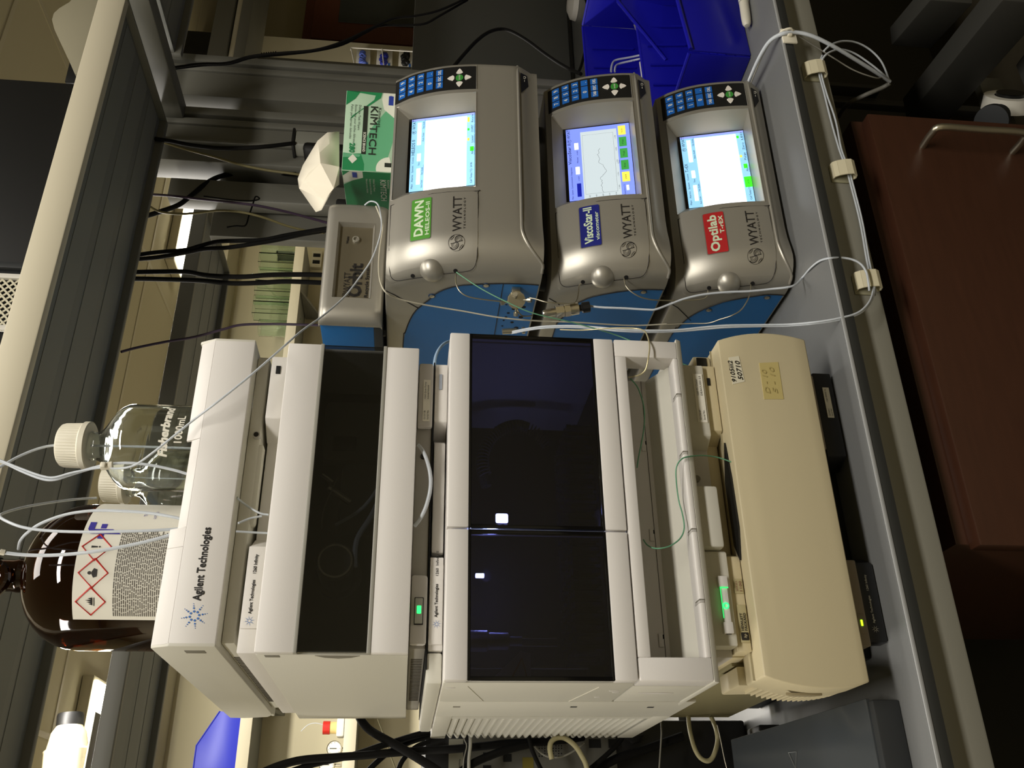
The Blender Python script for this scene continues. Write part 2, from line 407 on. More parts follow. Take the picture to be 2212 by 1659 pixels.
# glove-box rack on the wall beside it
yr = 3.4
P = lambda x, y, Y=yr: at(x, y, Y=Y)
box('trim_2', wall_m, None, at(700, 200, Y=3.5).x, xc - .002, 3.50, 4.155, ZF, ZC, .0, kind='structure')
t = thing('wire_rack', 'white wire rack holding glove boxes beside the brown cabinet', 'rack', P(900, 128))
rk = MB()
for (xa, ya, xb, yb_) in ((758, 103, 900, 112), (767, 145, 900, 150), (758, 103, 767, 145), (825, 105, 830, 148), (758, 103, 758, 108)):
    rk.tube([P(xa, ya, yr - .06), P(xb, yb_, yr - .06)], .004, 6, smooth=1)
rk.build('wire', mat('white_wire', (214, 210, 200), .4), t)
def glovebox(x0, x1, y0, y1, label, col, blob, Yd=yr):
    a = P(x0, y1); b = P(x1, y0)
    t = thing('glove_box', label, 'box', (a.x, Yd, b.z), group='boxes in the wire rack')
    box('carton', paper, t, a.x, b.x, Yd, Yd + .1, b.z, a.z, .003)
    cx = (a.x + b.x) / 2; cz = (a.z + b.z) / 2; ww = (b.x - a.x); hh = (a.z - b.z)
    box('opening', black, t, cx - ww * .33, cx + ww * .33, Yd - .004, Yd, cz - hh * .16, cz + hh * .20, .003)
    g = MB()
    rr = random.Random(int(x0))
    for k in range(9):
        g.lathe([(0, .016), (.016, .012), (.022, 0), (.015, -.01), (0, -.012)], (cx - ww * .28 + ww * .56 * rr.random(), Yd - .006, cz - hh * .1 + hh * .25 * rr.random()), (rr.random() - .5, -1, rr.random() - .5), 10)
    g.build('glove', col, t)
    box('strip', inkblue, t, a.x + .01, a.x + ww * .3, Yd - .002, Yd, b.z + hh * .1, b.z + hh * .25, 0)
glovebox(768, 800, 107, 146, 'white carton with a pale blue glove poking out, top of the rack', mat('pale_blue_glove', (92, 112, 200), .5), 1)
glovebox(812, 848, 107, 148, 'white carton with a crumpled dark blue glove, middle of the rack', mat('dark_blue_glove', (40, 50, 150), .5), 1)
glovebox(860, 892, 108, 150, 'white carton with a black opening, lowest of the rack', black, 1)
# fume hood, far upper right
yh = 2.7
a = at(458, 126, Y=yh); b = at(538, 60, Y=yh)
t = thing('distant_shelf', 'distant grey shelf with grooved edge beyond the uprights at upper right', 'shelf', (a.x + .7, yh, b.z))
zz0, zz1 = b.z, at(458, 60, Y=yh).z
box('lower_rail', frame_m, t, a.x, a.x + 2.4, yh, yh + .35, zz0, zz0 + (zz1 - zz0) * .30, .004)
box('middle_rail', fascia_m, t, a.x, a.x + 2.4, yh + .02, yh + .35, zz0 + (zz1 - zz0) * .32, zz0 + (zz1 - zz0) * .46, .004)
box('upper_rail', frame_m, t, a.x, a.x + 2.4, yh, yh + .35, zz0 + (zz1 - zz0) * .50, zz1, .004)
box('post', frame_m, t, a.x + .3, a.x + .36, yh + .3, yh + .35, ZF, zz0, .004)
c1 = at(460, 122, Y=yh); c2 = at(392, 58, Y=yh)
box('dark_monitor', black, None, c1.x, c2.x, yh + .02, yh + .1, zz1 + .001, min(c2.z, 1.98), .004, label='black box standing on the distant shelf at upper right', cat='monitor')

# ---------------------------------------------------------------- far wall shelves and what stands on them
YSH = 4.4
def wshelf(name, label, z, x0, x1, th):
    t = thing(name, label, 'shelf', ((x0 + x1) / 2, YSH + .18, z - th))
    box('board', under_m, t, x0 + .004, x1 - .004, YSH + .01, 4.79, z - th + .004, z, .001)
    box('front_edge', fascia_m, t, x0, x1, YSH, YSH + .012, z - th, z + .004, .002, label='pale painted front edge')
    k = x0 + .3
    while k < x1:
        MB().poly([(k, YSH + .03, z - th), (k, 4.79, z - th), (k, 4.79, z - th - .12)], (.02, 0, 0)).build('bracket', frame_m, t); k += .9
    return t
z2 = at(641, 520, Y=YSH).z; x2e = at(650, 510, Y=YSH).x
th2 = z2 - at(660, 520, Y=YSH).z
wshelf('wall_shelf', 'far wall shelf with a white front edge carrying glassware', z2, -.6, x2e, th2)
z3 = at(747, 1550, Y=YSH).z
wshelf('wall_shelf', 'lower far wall shelf with a white front edge carrying gauges', z3, -.6, 1.35, z3 - at(772, 1550, Y=YSH).z)
gi = 0
spec = [(531, 549, 563, 0), (557, 578, 560, 1), (581, 600, 559, 0), (616, 640, 552, 1), (642, 660, 549, 0), (661, 688, 547, 1), (695, 727, 560, 0)]
names = ['clear ridged glass jar nearest the shelf end', 'glass jar with a dark green band, second from the shelf end', 'glass jar beside the black cables, third from the shelf end', 'green glass jar with a dark spot just left of the cables', 'glass jar with a bright vertical shine on the far shelf', 'wide green glass jar with a brown mark on the far shelf', 'short glass jar at the left end of the glassware row']
for (ya, yb_, xt, sq), nm in zip(spec, names):
    pa = at(630, yb_, Y=YSH + .08); pb = at(630, ya, Y=YSH + .08); r = (pb.x - pa.x) / 2; cx = (pa.x + pb.x) / 2
    ht = at(xt, (ya + yb_) / 2, Y=YSH + .08).z - z2
    b = MB(); c = (cx, YSH + .08, z2 + .001)
    if sq:
        b.box(cx - r, cx + r, YSH + .03, YSH + .13, z2 + .001, z2 + .007, .002)
        b.box(cx - r, cx - r + .005, YSH + .03, YSH + .13, z2 + .007, z2 + ht, 0); b.box(cx + r - .005, cx + r, YSH + .03, YSH + .13, z2 + .007, z2 + ht, 0)
        b.box(cx - r + .005, cx + r - .005, YSH + .03, YSH + .035, z2 + .007, z2 + ht, 0); b.box(cx - r + .005, cx + r - .005, YSH + .125, YSH + .13, z2 + .007, z2 + ht, 0)
    else:
        b.lathe([(0, 0), (r, 0), (r, ht * .93), (r * 1.04, ht), (r * .92, ht), (r * .9, .01), (0, .01)], c, n=20)
    b.build('glass_jar', glass_g, None, label=nm, cat='glass jar', group='glassware on the far shelf')
b = MB().tube([at(650, 690, Y=YSH + .16), at(545, 590, Y=YSH + .2)], .004, 6, smooth=1); b.build('glass_rod', glass_g, None, label='thin glass rod leaning behind the jars', cat='glass rod')
pa = at(640, 532, Y=YSH + .2); pb = at(606, 492, Y=YSH + .2)
MB().box(pa.x - .06, min(pb.x, x2e) - .012, YSH + .2, YSH + .28, z2 + .001, pb.z, .01).build('grey_scoop', frame_m, None, label='grey plastic scoop standing behind the glassware at the shelf end', cat='scoop')
# posted paper with red frame
pa = at(700, 493, Y=4.79); pb = at(655, 438, Y=4.79)
t = thing('wall_notice', 'white notice with a thin red frame on the far wall above the small silver unit', 'notice', ((pa.x + pb.x) / 2, 4.79, pa.z - .12))
box('sheet', paper, t, pa.x, pb.x, 4.785, 4.799, pa.z - .12, pb.z, 0)
fr = MB(); red = mat('red_print', (190, 40, 34), .6)
for q in ((pa.x, pb.x, pb.z - .012, pb.z), (pa.x, pa.x + .012, pa.z - .12, pb.z), (pb.x - .012, pb.x, pa.z - .12, pb.z)): fr.box(q[0], q[1], 4.780, 4.785, q[2], q[3])
fr.build('frame', red, t)
sc = MB(); rr = random.Random(3)
sc.tube([(pa.x + .03 + .012 * k, 4.779, pb.z - .06 + .03 * math.sin(k * 1.7) * (1 if k % 3 else -.5)) for k in range(int((pb.x - pa.x) / .014))], .0015, 4)
sc.build('scribble', ink, t)
pa = at(694, 562, Y=4.75); pb = at(673, 545, Y=4.75)
t = thing('socket_strip', 'small white twin socket on the far wall below the shelf end', 'socket', ((pa.x + pb.x) / 2, 4.76, pa.z))
box('plate', fascia_m, t, pa.x - .05, pb.x + .03, 4.77, 4.799, pa.z, pb.z, .003)
for k in (0, 1):
    box('socket', dark, t, pa.x - .02 + k * .06, pa.x + .01 + k * .06, 4.766, 4.77, pa.z + .012, pb.z - .012, .001)
# blue bin, jug, bottle with red cap, gauges (far, left edge of the upright picture)
def hopper_bin(name, label, m, o, L, W, H, rot=0, lip=.5, group=None, fl=.012):
    """open stacking bin: long axis local x, low lip at -x, origin = centre of base"""
    t = thing(name, label, 'bin', o, group=group)
    M = Matrix.Translation(Vector(o)) @ Matrix.Rotation(rot, 4, 'Z')
    th = .003
    def q(x, y, z): return M @ Vector((x, y, z))
    def slab(pts, ext, nm, parent=t):
        e = (M.to_3x3() @ Vector(ext)); b = MB(); b.poly([q(*p) for p in pts], e, .0007); return b.build(nm, m, parent)
    l, w = L / 2, W / 2; hl = H * lip
    slab([(-l, -w, 0), (l, -w, 0), (l, w, 0), (-l, w, 0)], (0, 0, th), 'floor_panel')
    prof = [(-l, 0), (l, 0), (l + fl, H), (-l * .35, H), (-l - fl, hl)]
    for sgn in (-1, 1):
        b = MB(); pts = []
        inner = [q(x, sgn * (w + fl * z / H), z) for x, z in prof]
        n_ = M.to_3x3() @ Vector((0, sgn * th, 0)); b.poly(inner, n_, .0006); sw = b.build('side_wall', m, t)
        b = MB(); rim = [q(x, sgn * (w + fl * z / H + .004), z + .001) for x, z in prof[2:]]
        b.tube(rim, .0035, 8, smooth=1); b.build('rim', m, sw)
        for fx in (-.25, .05, .35, .65):
            b = MB(); b.poly([q(l * fx, sgn * (w + fl * .25 - .002), H * .25), q(l * fx, sgn * (w + fl * .9 - .002), H * .9), q(l * fx + .004, sgn * (w + fl * .9 - .002), H * .9), q(l * fx + .004, sgn * (w + fl * .25 - .002), H * .25)], M.to_3x3() @ Vector((0, -sgn * .003, 0))); b.build('rib', m, sw)
    b = MB(); b.poly([q(l, -w, 0), q(l, w, 0), q(l + fl, w + fl, H), q(l + fl, -w - fl, H)], M.to_3x3() @ Vector((th, 0, 0)), .0006); ew = b.build('end_wall', m, t)
    MB().tube([q(l + fl + .003, -w - fl, H + .001), q(l + fl + .003, w + fl, H + .001)], .0035, 8, smooth=1).build('rim', m, ew)
    b = MB(); b.poly([q(-l, -w, 0), q(-l, w, 0), q(-l - fl * .7, w + fl * .5, hl), q(-l - fl * .7, -w - fl * .5, hl)], M.to_3x3() @ Vector((-th, 0, 0)), .0006); lw = b.build('front_lip', m, t)
    MB().tube([q(-l - fl * .7, -w - fl * .5, hl), q(-l - fl * .7, w + fl * .5, hl)], .0035, 8, smooth=1).build('rim', m, lw)
    for fy in (-.55, -.2, .15, .5):
        b = MB(); b.poly([q(-l * .9, w * fy, th), q(l * .9, w * fy, th), q(l * .9, w * fy + .004, th), q(-l * .9, w * fy + .004, th)], (0, 0, .003)); b.build('floor_rib', m, t)
    return t
pa = at(525, 1600, Y=YSH + .03); pl = at(527, 1659, Y=YSH).x; pr = at(527, 1531, Y=YSH).x
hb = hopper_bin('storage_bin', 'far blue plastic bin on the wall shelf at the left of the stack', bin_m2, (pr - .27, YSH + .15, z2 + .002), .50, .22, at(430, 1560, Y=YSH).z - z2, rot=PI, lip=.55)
c = at(760, 1572, Y=YSH + .06)
t = thing('reagent_bottle', 'small white bottle with a bright red cap on the lower far shelf', 'bottle', (c.x, c.y, z3 + .006))
MB().box(c.x - .05, c.x + .05, c.y - .04, c.y + .04, z3 + .006, at(728, 1572, Y=YSH + .06).z, .01).build('body', paper, t)
za = at(728, 1572, Y=YSH + .06).z; zb = at(713, 1572, Y=YSH + .06).z; zc_ = at(698, 1572, Y=YSH + .06).z
MB().cyl((c.x, c.y, za), (c.x, c.y, zb), .032, 24).build('neck', mat('honey_glass', (226, 196, 130), .2), t)
MB().cyl((c.x, c.y, zb), (c.x, c.y, zc_), .035, 24).build('cap', mat('red_cap', (196, 40, 30), .4), t, label='bright red cap')
part_tube('tubing', tube_m, t, [at(700, 1566, Y=YSH + .06), at(682, 1562, Y=YSH + .05), at(665, 1566, Y=YSH + .05), at(650, 1580, Y=YSH + .05)], .002, 6)
def gauge(x, y, label):
    c = at(x, y, Y=YSH + .03); r = .038
    t = thing('pressure_gauge', label, 'gauge', (c.x, c.y, c.z - .1), group='gauges on the lower far shelf')
    MB().lathe([(0, 0), (r, 0), (r * 1.08, -.006), (r * 1.08, .03), (0, .03)], c, (0, 1, 0), 28).build('case', steel_m, t)
    MB().lathe([(0, -.001), (r * .92, -.001)], c, (0, 1, 0), 28).build('dial', paper, t)
    b = MB(); b.tube([c + Vector((0, -.004, -.012)), c + Vector((0, -.004, .024))], .0018, 6, smooth=1)
    for k in range(9):
        a = -.8 + k * PI * 1.5 / 8 + PI * .25 + .0
        b.tube([c + Vector((math.cos(a) * r * .72, -.003, math.sin(a) * r * .72)), c + Vector((math.cos(a) * r * .86, -.003, math.sin(a) * r * .86))], .001, 4, smooth=1)
    b.build('needle', ink, t)
    MB().tube([c + Vector((0, .015, -r)), c + Vector((0, .015, -r - .05)), c + Vector((.03, .02, -r - .07))], .008, 8).build('fitting', steel_m, t)
gauge(722, 1617, 'round white pressure gauge on the lower far shelf, nearer the red cap')
gauge(706, 1652, 'round white pressure gauge at the very edge of the photo')
# cone-shaped fixture hanging by the long lamp
yj = 3.2
c1 = at(153, 1541, Y=yj); c2 = at(153, 1556, Y=yj); c3 = at(146, 1618, Y=yj); c4 = at(141, 1665, Y=yj)
t = thing('plastic_jug', 'cream plastic jug with a black ribbed cap lying on its side high on a rack', 'jug', (c3.x, yj, c3.z - .1))
ax = (c1 - c4).normalized(); R = abs((at(95, 1620, Y=yj) - at(182, 1620, Y=yj)).z) / 2
L1 = (c4 - c1).length
MB().lathe([(0, 0), (R * .62, 0), (R * .66, .01), (R * .66, .045), (R * .62, .05)], c1, -ax, 32).build('cap', black, t, label='black ribbed cap')
MB().lathe([(R * .6, .045), (R * .86, .075), (R * .92, .10), (R * 1.02, L1 * .62), (R * 1.16, L1 * .66), (R * 1.12, L1 * .7), (R * 1.05, L1 * 1.4), (0, L1 * 1.45)], c1, -ax, 40).build('body', mat('cream_plastic', (214, 204, 172), .45), t)
box('rest', frame_m, t, c4.x - .1, c1.x, yj - .05, yj + .1, c3.z - R * 1.25, c3.z - R * 1.16, .002)
box('hanger', frame_m, t, c4.x - .1, c4.x - .08, yj, yj + .05, c3.z - R * 1.2, ZC - .001, .002)

# ---------------------------------------------------------------- on top of the near overhead shelf
ys = .30; zs = ZS + .0355
xa = at(60, 578, Y=ys).x; xb = at(80, 174, Y=ys).x
t = thing('black_case', 'large black equipment case standing on the nearest overhead shelf', 'case', ((xa + xb) / 2, ys, zs))
box('shell', black, t, xa, xb, ys, ys + .2, zs, 1.62, .004)
box('side_rail', charcoal, t, xa - .004, xa + .006, ys - .004, ys + .19, zs, 1.62, .001)
xc_ = at(20, 712, Y=ys).x
t = thing('mesh_tray', 'white framed wire mesh tray beside the black case on the overhead shelf', 'tray', ((xa + xc_) / 2, ys, zs))
x1 = xa - .012
for q in ((xc_, x1, ys, ys + .008, 1.58, 1.6), (x1 - .008, x1, ys, ys + .008, zs, 1.6), (xc_, xc_ + .008, ys, ys + .008, zs, 1.6)):
    box('frame', mat('white_wire', (214, 210, 200), .4), t, *q, .001)
ms = MB(); st = .0115
n = int((1.58 - zs + (x1 - xc_)) / st)
wd = x1 - xc_
for k in range(n):
    z0 = zs + k * st - wd
    for sg in (0, 1):
        if sg == 0: p, q = Vector((xc_, ys + .004, z0)), Vector((x1, ys + .004, z0 + wd))
        else: p, q = Vector((xc_, ys + .005, z0 + wd)), Vector((x1, ys + .005, z0))
        lo, hi = (p, q) if p.z < q.z else (q, p)
        if hi.z <= zs + .001 or lo.z >= 1.58: continue
        if lo.z < zs: f = (zs - lo.z) / (hi.z - lo.z); lo = lo.lerp(hi, f)
        if hi.z > 1.58: f = (1.58 - lo.z) / (hi.z - lo.z); hi = lo.lerp(hi, f)
        d = (hi - lo).normalized(); nn = Vector((-d.z, 0, d.x)) * .0014
        ms.poly([lo - nn, hi - nn, hi + nn, lo + nn], (0, .0012, 0))
ms.build('mesh', mat('pale_mesh_wire', (190, 184, 160), .5), t, kind='stuff', smooth=False)
box('contents', dark, t, xc_ + .01, x1 - .01, ys + .03, ys + .18, zs, 1.56, .003)
yd = .40
t = thing('backing_board', 'pale translucent board with a rounded corner standing on the overhead shelf at the top right', 'board', (at(165, 60, Y=yd).x, yd, zs))
MB().poly([at(x, y, Y=yd) for x, y in ((185, -40), (150, 4), (128, 17), (116, 28), (112, 42), (117, 62), (130, 90), (147, 126), (162, 160), (215, 160), (262, -40))], (0, .008, 0), .0008).build('panel', mat('pale_plastic', (150, 144, 122), .4), t)
MB().poly([at(x, y, Y=yd + .03) for x, y in ((150, 135), (140, 176), (200, 178), (200, 150))], (0, .006, 0), .0006).build('stand', black, t)

# ================================================================ THE LEFT STACK
def vent_holes(b, x, y0, y1, z0, z1, n):
    for k in range(n):
        y = y0 + (y1 - y0) * k / n
        b.box(x - .0006, x + .0004, y, y + (y1 - y0) / n * .5, z0, z1)
# ---- solvent cabinet (top)
t = thing('solvent_cabinet', 'white open-topped solvent cabinet topping the left stack and holding the bottles', 'cabinet', (.18, .25, .702))
b = MB()
b.poly([(.007, .010, .702), (.007, .010, .7465), (.007, .020, .765), (.007, .493, .765), (.007, .497, .745), (.007, .485, .710), (.007, .465, .702)], (.004, 0, 0), .0012)
b.build('side_wall', white2, t)
b = MB(); b.poly([(.349, .010, .702), (.349, .010, .7465), (.349, .020, .765), (.349, .493, .765), (.349, .497, .745), (.349, .485, .710), (.349, .465, .702)], (.004, 0, 0), .0012)
b.build('side_wall', white2, t)
b = MB()
b.box(.009, .351, .010, .016, .702, .747, .0015)
b.poly([(.009, .010, .7465), (.009, .020, .765), (.009, .024, .765), (.009, .016, .7465)], (.107 - .009, 0, 0), .0006)
b.poly([(.128, .010, .7465), (.128, .018, .757), (.128, .022, .757), (.128, .016, .7465)], (.10, 0, 0), .0006)
b.poly([(.107, .010, .7465), (.107, .020, .765), (.107, .024, .765), (.107, .016, .7465)], (.021, 0, 0), .0006)
b.poly([(.228, .010, .7465), (.228, .020, .763), (.228, .024, .763), (.228, .016, .7465)], (.123, 0, 0), .0006)
b.build('front_panel', white, t)
box('tray_floor', white2, t, .009, .351, .014, .49, .702, .7068, .001)
box('back_wall', white2, t, .009, .351, .486, .492, .708, .764, .001)
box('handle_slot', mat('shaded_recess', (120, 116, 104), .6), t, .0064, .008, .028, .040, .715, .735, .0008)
lg = MB(); starburst(lg, .0365, .0098, .7255, .0125); lg.build('emblem', inkblue, t, smooth=False)
text('Agilent Technologies', (.0515, .0098, .7215), XR, ZU, .0082, ink, t, width=.0755, bold=.0005)
# underside skirt with vents and latch
box('skirt', white2, t, .015, .345, .035, .455, .688, .702, .003)
b = MB(); vent_holes(b, .0150, .10, .40, .691, .699, 36); b.build('vent_slots', mat('vent_shadow', (96, 92, 82), .7), t)
b = MB(); b.box(.14, .235, .036, .05, .683, .70, .004); b.build('latch_bar', white2, t)
MB().cyl((.243, .030, .692), (.243, .05, .692), .0042, 20).build('peg', greyw, t)
MB().cyl((.243, .0295, .692), (.243, .032, .692), .0028, 20).build('peg_hole', ink, t)

def brow(t, x0, x1, y0, z0, z1, xa, xb, m=white, cut=.018, depth=.40):
    """set-back upper shoulder of a module: two raised pieces with a hollow between"""
    b = MB(); b.poly([(x0, y0, z0), (xa, y0, z0), (xa + cut, y0 + .03, z0), (xa + cut, y0 + depth, z0), (x0, y0 + depth, z0)], (0, 0, z1 - z0), .0015); b.build('shoulder', m, t)
    b = MB(); b.poly([(xb, y0, z0), (x1, y0, z0), (x1, y0 + depth, z0), (xb - cut, y0 + depth, z0), (xb - cut, y0 + .03, z0)], (0, 0, z1 - z0), .0015); b.build('shoulder', m, t)
    b = MB(); b.box(xa + cut - .001, xb - cut + .001, y0 + .03, y0 + depth, z0, z1 - .001, .001); b.build('shoulder_back', m, t)

def small_plate(t, x0, x1, y, z0, z1, xt, zt, strs, m=ink, hh=.0042):
    box('name_plate', white, t, x0, x1, y - .0012, y, z0, z1, .0004)
# ---- pump module
t = thing('pump_module', 'white pump module with a smoked glass window band just below the bottle cabinet', 'instrument', (.1725, .22, .497))
b = MB(); b.box(0, .345, 0, .010, .626, .663, .0015); b.build('front_panel', white, t)
b = MB(); b.box(0, .345, 0, .010, .515, .552, .0015); b.build('front_panel', white, t)
fr = mat('window_frame_grey', (150, 148, 138), .4)
b = MB(); b.box(-.0004, .3454, -.0006, .008, .6225, .6265, .0006); b.box(-.0004, .3454, -.0006, .008, .5515, .5555, .0006); b.build('window_frame', fr, t)
b = MB(); b.box(.0004, .3446, .0015, .0035, .5553, .6227, .0); b.build('window_pane', pane, t, label='smoked glass pane')
b = MB(); b.box(-.0002, .004, .0105, .449, .515, .663, .001); b.build('side_wall', white2, t)
box('side_wall', white2, t, .341, .3452, .0105, .449, .515, .663, .001)
box('lid', white2, t, .004, .341, .0105, .449, .656, .663, .001)
box('base_plate', white2, t, .004, .341, .0105, .449, .515, .522, .001)
box('inner_back', mat('inner_dark', (54, 60, 62), .5), t, .004, .341, .115, .125, .522, .656, .001)
# grip recess in the side
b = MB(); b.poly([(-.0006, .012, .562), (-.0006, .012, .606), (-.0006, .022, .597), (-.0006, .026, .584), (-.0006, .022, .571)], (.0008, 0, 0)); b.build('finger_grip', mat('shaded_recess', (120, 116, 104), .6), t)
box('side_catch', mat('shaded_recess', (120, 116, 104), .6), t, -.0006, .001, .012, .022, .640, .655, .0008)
# inside the window
MB().lathe([(0, -.03), (.017, -.03), (.021, -.027), (.021, .02), (.026, .022), (.026, .03)], (.105, .075, .596), (0, 1, 0), 32).build('purge_knob', mat('knob_grey', (96, 96, 94), .4), t, label='round knob behind the window')
MB().lathe([(.0165, -.0305), (.0185, -.0305), (.0185, -.029), (.0165, -.029), (.0165, -.0305)], (.105, .075, .596), (0, 1, 0), 32).build('knob_ring', steel, t)
b = MB(); b.box(.235, .315, .08, .10, .540, .625, .008); b.build('pump_head_cover', mat('inner_grey', (120, 120, 114), .5), t)
box('display', black, t, .247, .265, .076, .081, .585, .612, .001)
for k in range(5): box('key', mat('dull_yellow', (150, 140, 60), .5), t, .250 + .011 * k, .256 + .011 * k, .077, .081, .555, .559, .0005)
b = MB(); b.box(.15, .235, .085, .10, .535, .60, .006); b.build('pump_body', mat('inner_grey', (120, 120, 114), .5), t)
b = MB(); b.cyl((.19, .05, .610), (.175, .055, .585), .004, 12); b.cyl((.205, .05, .618), (.197, .052, .606), .0025, 10); b.build('valve_fitting', steel, t)
part_tube('inner_tubing', tube_m, t, [(.10, .05, .575), (.13, .05, .575), (.16, .05, .560), (.20, .05, .545)], .003, 8)
part_tube('inner_tubing', tube_m, t, [(.15, .06, .60), (.17, .055, .57), (.21, .06, .548), (.235, .07, .54)], .002, 8)
part_tube('capillary', steel, t, [(.20, .045, .60), (.165, .045, .612), (.14, .045, .613)], .0008, 6)
# set-back shoulder above, carrying the name
brow(t, .004, .341, .026, .6635, .684, .112, .262, white)
box('vent_hole', dark, t, .318, .328, .0245, .0275, .673, .678, .0002)
box('name_plate', white, t, .028, .113, .0240, .0265, .6655, .6835, .0008)
lg = MB(); starburst(lg, .0355, .0238, .6745, .0052); lg.build('emblem', inkblue, t, smooth=False)
text('Agilent Technologies', (.0425, .0238, .6733), XR, ZU, .0034, ink, t, width=.0345, bold=.0002)
text('1260 Infinity', (.0840, .0238, .6733), XR, ZU, .0034, ink, t, width=.0200, bold=.0002)
# dark grey recessed base under the front cover
bb = mat('base_strip_grey', (150, 146, 138), .5)
b = MB(); b.box(.010, .335, .030, .44, .4975, .515, .002); b.build('base', bb, t)
b = MB(); vent_holes(b, .0100, .08, .36, .500, .512, 30); b.build('vent_slots', mat('vent_shadow', (96, 92, 82), .7), t)
MB().box(.255, .338, .022, .031, .4975, .5145, .003).build('base_corner', greyw, t); MB().box(.013, .085, .022, .031, .4975, .5145, .003).build('base_corner', greyw, t)
box('serial_label', paper, t, .262, .315, .0212, .0222, .5005, .5085, 0)
text('1260 Quat Pump', (.290, .0211, .5055), XR, ZU, .0020, ink, t, width=.022); text('Serial No.', (.264, .0211, .5020), XR, ZU, .0018, ink, t, width=.012)
text('DEAB705649', (.290, .0211, .5020), XR, ZU, .0018, ink, t, width=.018); text('G1311B', (.264, .0211, .5055), XR, ZU, .0020, ink, t, width=.011)
box('lamp_bezel', ink, t, .0325, .0605, .0195, .0222, .5010, .5105, .0006)
box('status_lamp', mat('lamp_cover_grey', (170, 170, 160), .4), t, .0335, .0595, .0187, .0200, .5020, .5098, .0006)
box('green_lamp', mat('green_glow', (60, 255, 130), .4, emit=(50, 255, 120), es=1.2), t, .0435, .0515, .0180, .0190, .5035, .5078, .0006, label='glowing green status light')
MB().cyl((.222, .0285, .506), (.222, .031, .506), .0035, 16).build('screw_hole', ink, t)

# ---- sampler module
XL_, XR_ = -.027, .362
t = thing('sampler_module', 'large white sampler module with black glass double doors and louvred side', 'instrument', (.17, .2, .209))
seam = .126
for nm, xa, xb in (('door', XL_, seam - .0008), ('door', seam + .0008, XR_)):
    b = MB(); b.box(xa, xb, -.010, .004, .457, .480, .0018); b.box(xa, xb, -.010, .004, .289, .3125, .0018); b.bm.faces.ensure_lookup_table()
    for q0, q1 in ((xa + .001, xa + .003), (xb - .003, xb - .001)): b.box(q0, q1, -.004, .003, .300, .470)
    d = b.build(nm, white, t)
    box('window_pane', pane_b, d, xa + .0004, xb - .0004, -.0088, -.0062, .3125, .457, .0, label='black glass pane')
    b = MB(); fr2 = .0025
    b.box(xa + .0002, xb - .0002, -.0095, -.004, .4545, .4572, .0004); b.box(xa + .0002, xb - .0002, -.0095, -.004, .3123, .3150, .0004)
    b.box(xa + .0002, xa + .004, -.0093, -.004, .315, .4545, .0004); b.box(xb - .004, xb - .0002, -.0093, -.004, .315, .4545, .0004)
    b.build('pane_edge', black_gloss, d)
box('side_wall', white2, t, XL_ - .0002, XL_ + .004, .0045, .118, .2895, .480, .001)
box('side_wall', white2, t, XR_ - .004, XR_ + .0002, .0045, .435, .2895, .480, .001)
b = MB(); b.box(XL_ + .003, XR_ - .003, .0045, .435, .474, .480, .001); b.build('lid', white, t)
box('inner_back', mat('inner_blue_black', (44, 46, 56), .5), t, XL_ + .004, XR_ - .004, .24, .25, .2895, .474, .001)
box('inner_floor', mat('inner_blue_black', (44, 46, 56), .5), t, XL_ + .004, XR_ - .004, .01, .24, .2885, .2925, .001)
# inner items: vials, hose, LED, needle unit, warning label
vb = MB(); rr = random.Random(5)
vg = mat('vial_glass', (50, 52, 62), .06, spec=1.)
vp = None; cnt = 0
for i in range(22):
    for j in range(7):
        x = .015 + i * .0125 + .002 * (j % 2); y = .06 + j * .016
        if rr.random() < .12: continue
        if vp is None:
            vp = MB().lathe([(0, 0), (.0042, 0), (.0042, .022), (.0032, .025), (.0045, .0255), (.0045, .031), (.0022, .031)], (x, y, .306), (0, 0, 1), 10).build('vial', vg, t); vx, vy = x, y
        else:
            c = vp.copy(); COL.objects.link(c); c.parent = t; c.location = (x - vx, y - vy, 0)
box('vial_tray', charcoal, t, .008, .295, .045, .17, .293, .306, .003)
hz = MB()
hp = [(.30, .16, .44), (.322, .15, .42), (.325, .15, .39), (.315, .15, .375), (.30, .15, .362)]
hz.tube([(.235, .15, .425), (.265, .15, .432), (.295, .15, .424), (.315, .15, .405), (.322, .15, .385), (.318, .15, .370)], .007, 10)
hz.build('coiled_hose', charcoal, t)
hr = MB()
for k in range(34):
    f = k / 33; a = PI * .62 - f * PI * .95; c = Vector((.268 + .05 * math.cos(a), .147, .385 + .045 * math.sin(a)))
    hr.lathe([(.0068, -.0007), (.0086, 0), (.0068, .0007)], c, (-math.sin(a), 0, math.cos(a)), 12)
hr.build('hose_ribs', mat('hose_rib_grey', (70, 70, 74), .4), t)
box('inner_lamp', mat('inner_lamp_glow', (235, 240, 255), .4, emit=(200, 212, 255), es=20), t, .176, .188, .115, .119, .402, .417, .002, label='bright bluish white lamp glowing inside')
box('inner_lamp', mat('inner_lamp_glow', (235, 240, 255), .4, emit=(200, 212, 255), es=20), t, .105, .110, .100, .104, .432, .442, .001, label='bright bluish white lamp glowing inside')
for (lx, ly, lz) in ((.182, .108, .409), (.107, .095, .430)):
    l = bpy.data.lights.new('inner_led', 'POINT'); l.energy = .12; l.color = (.45, .52, 1.); l.shadow_soft_size = .006
    o = bpy.data.objects.new('inner_led', l); COL.objects.link(o); o.location = (lx, ly, lz)
b = MB(); b.lathe([(0, 0), (.011, 0), (.011, .018), (.009, .02), (.009, .04), (.005, .042), (.005, .055), (0, .055)], (.022, .045, .452), (0, 0, -1), 20); b.build('needle_unit', mat('dull_silver', (150, 150, 160), .3, metal=.8), t)
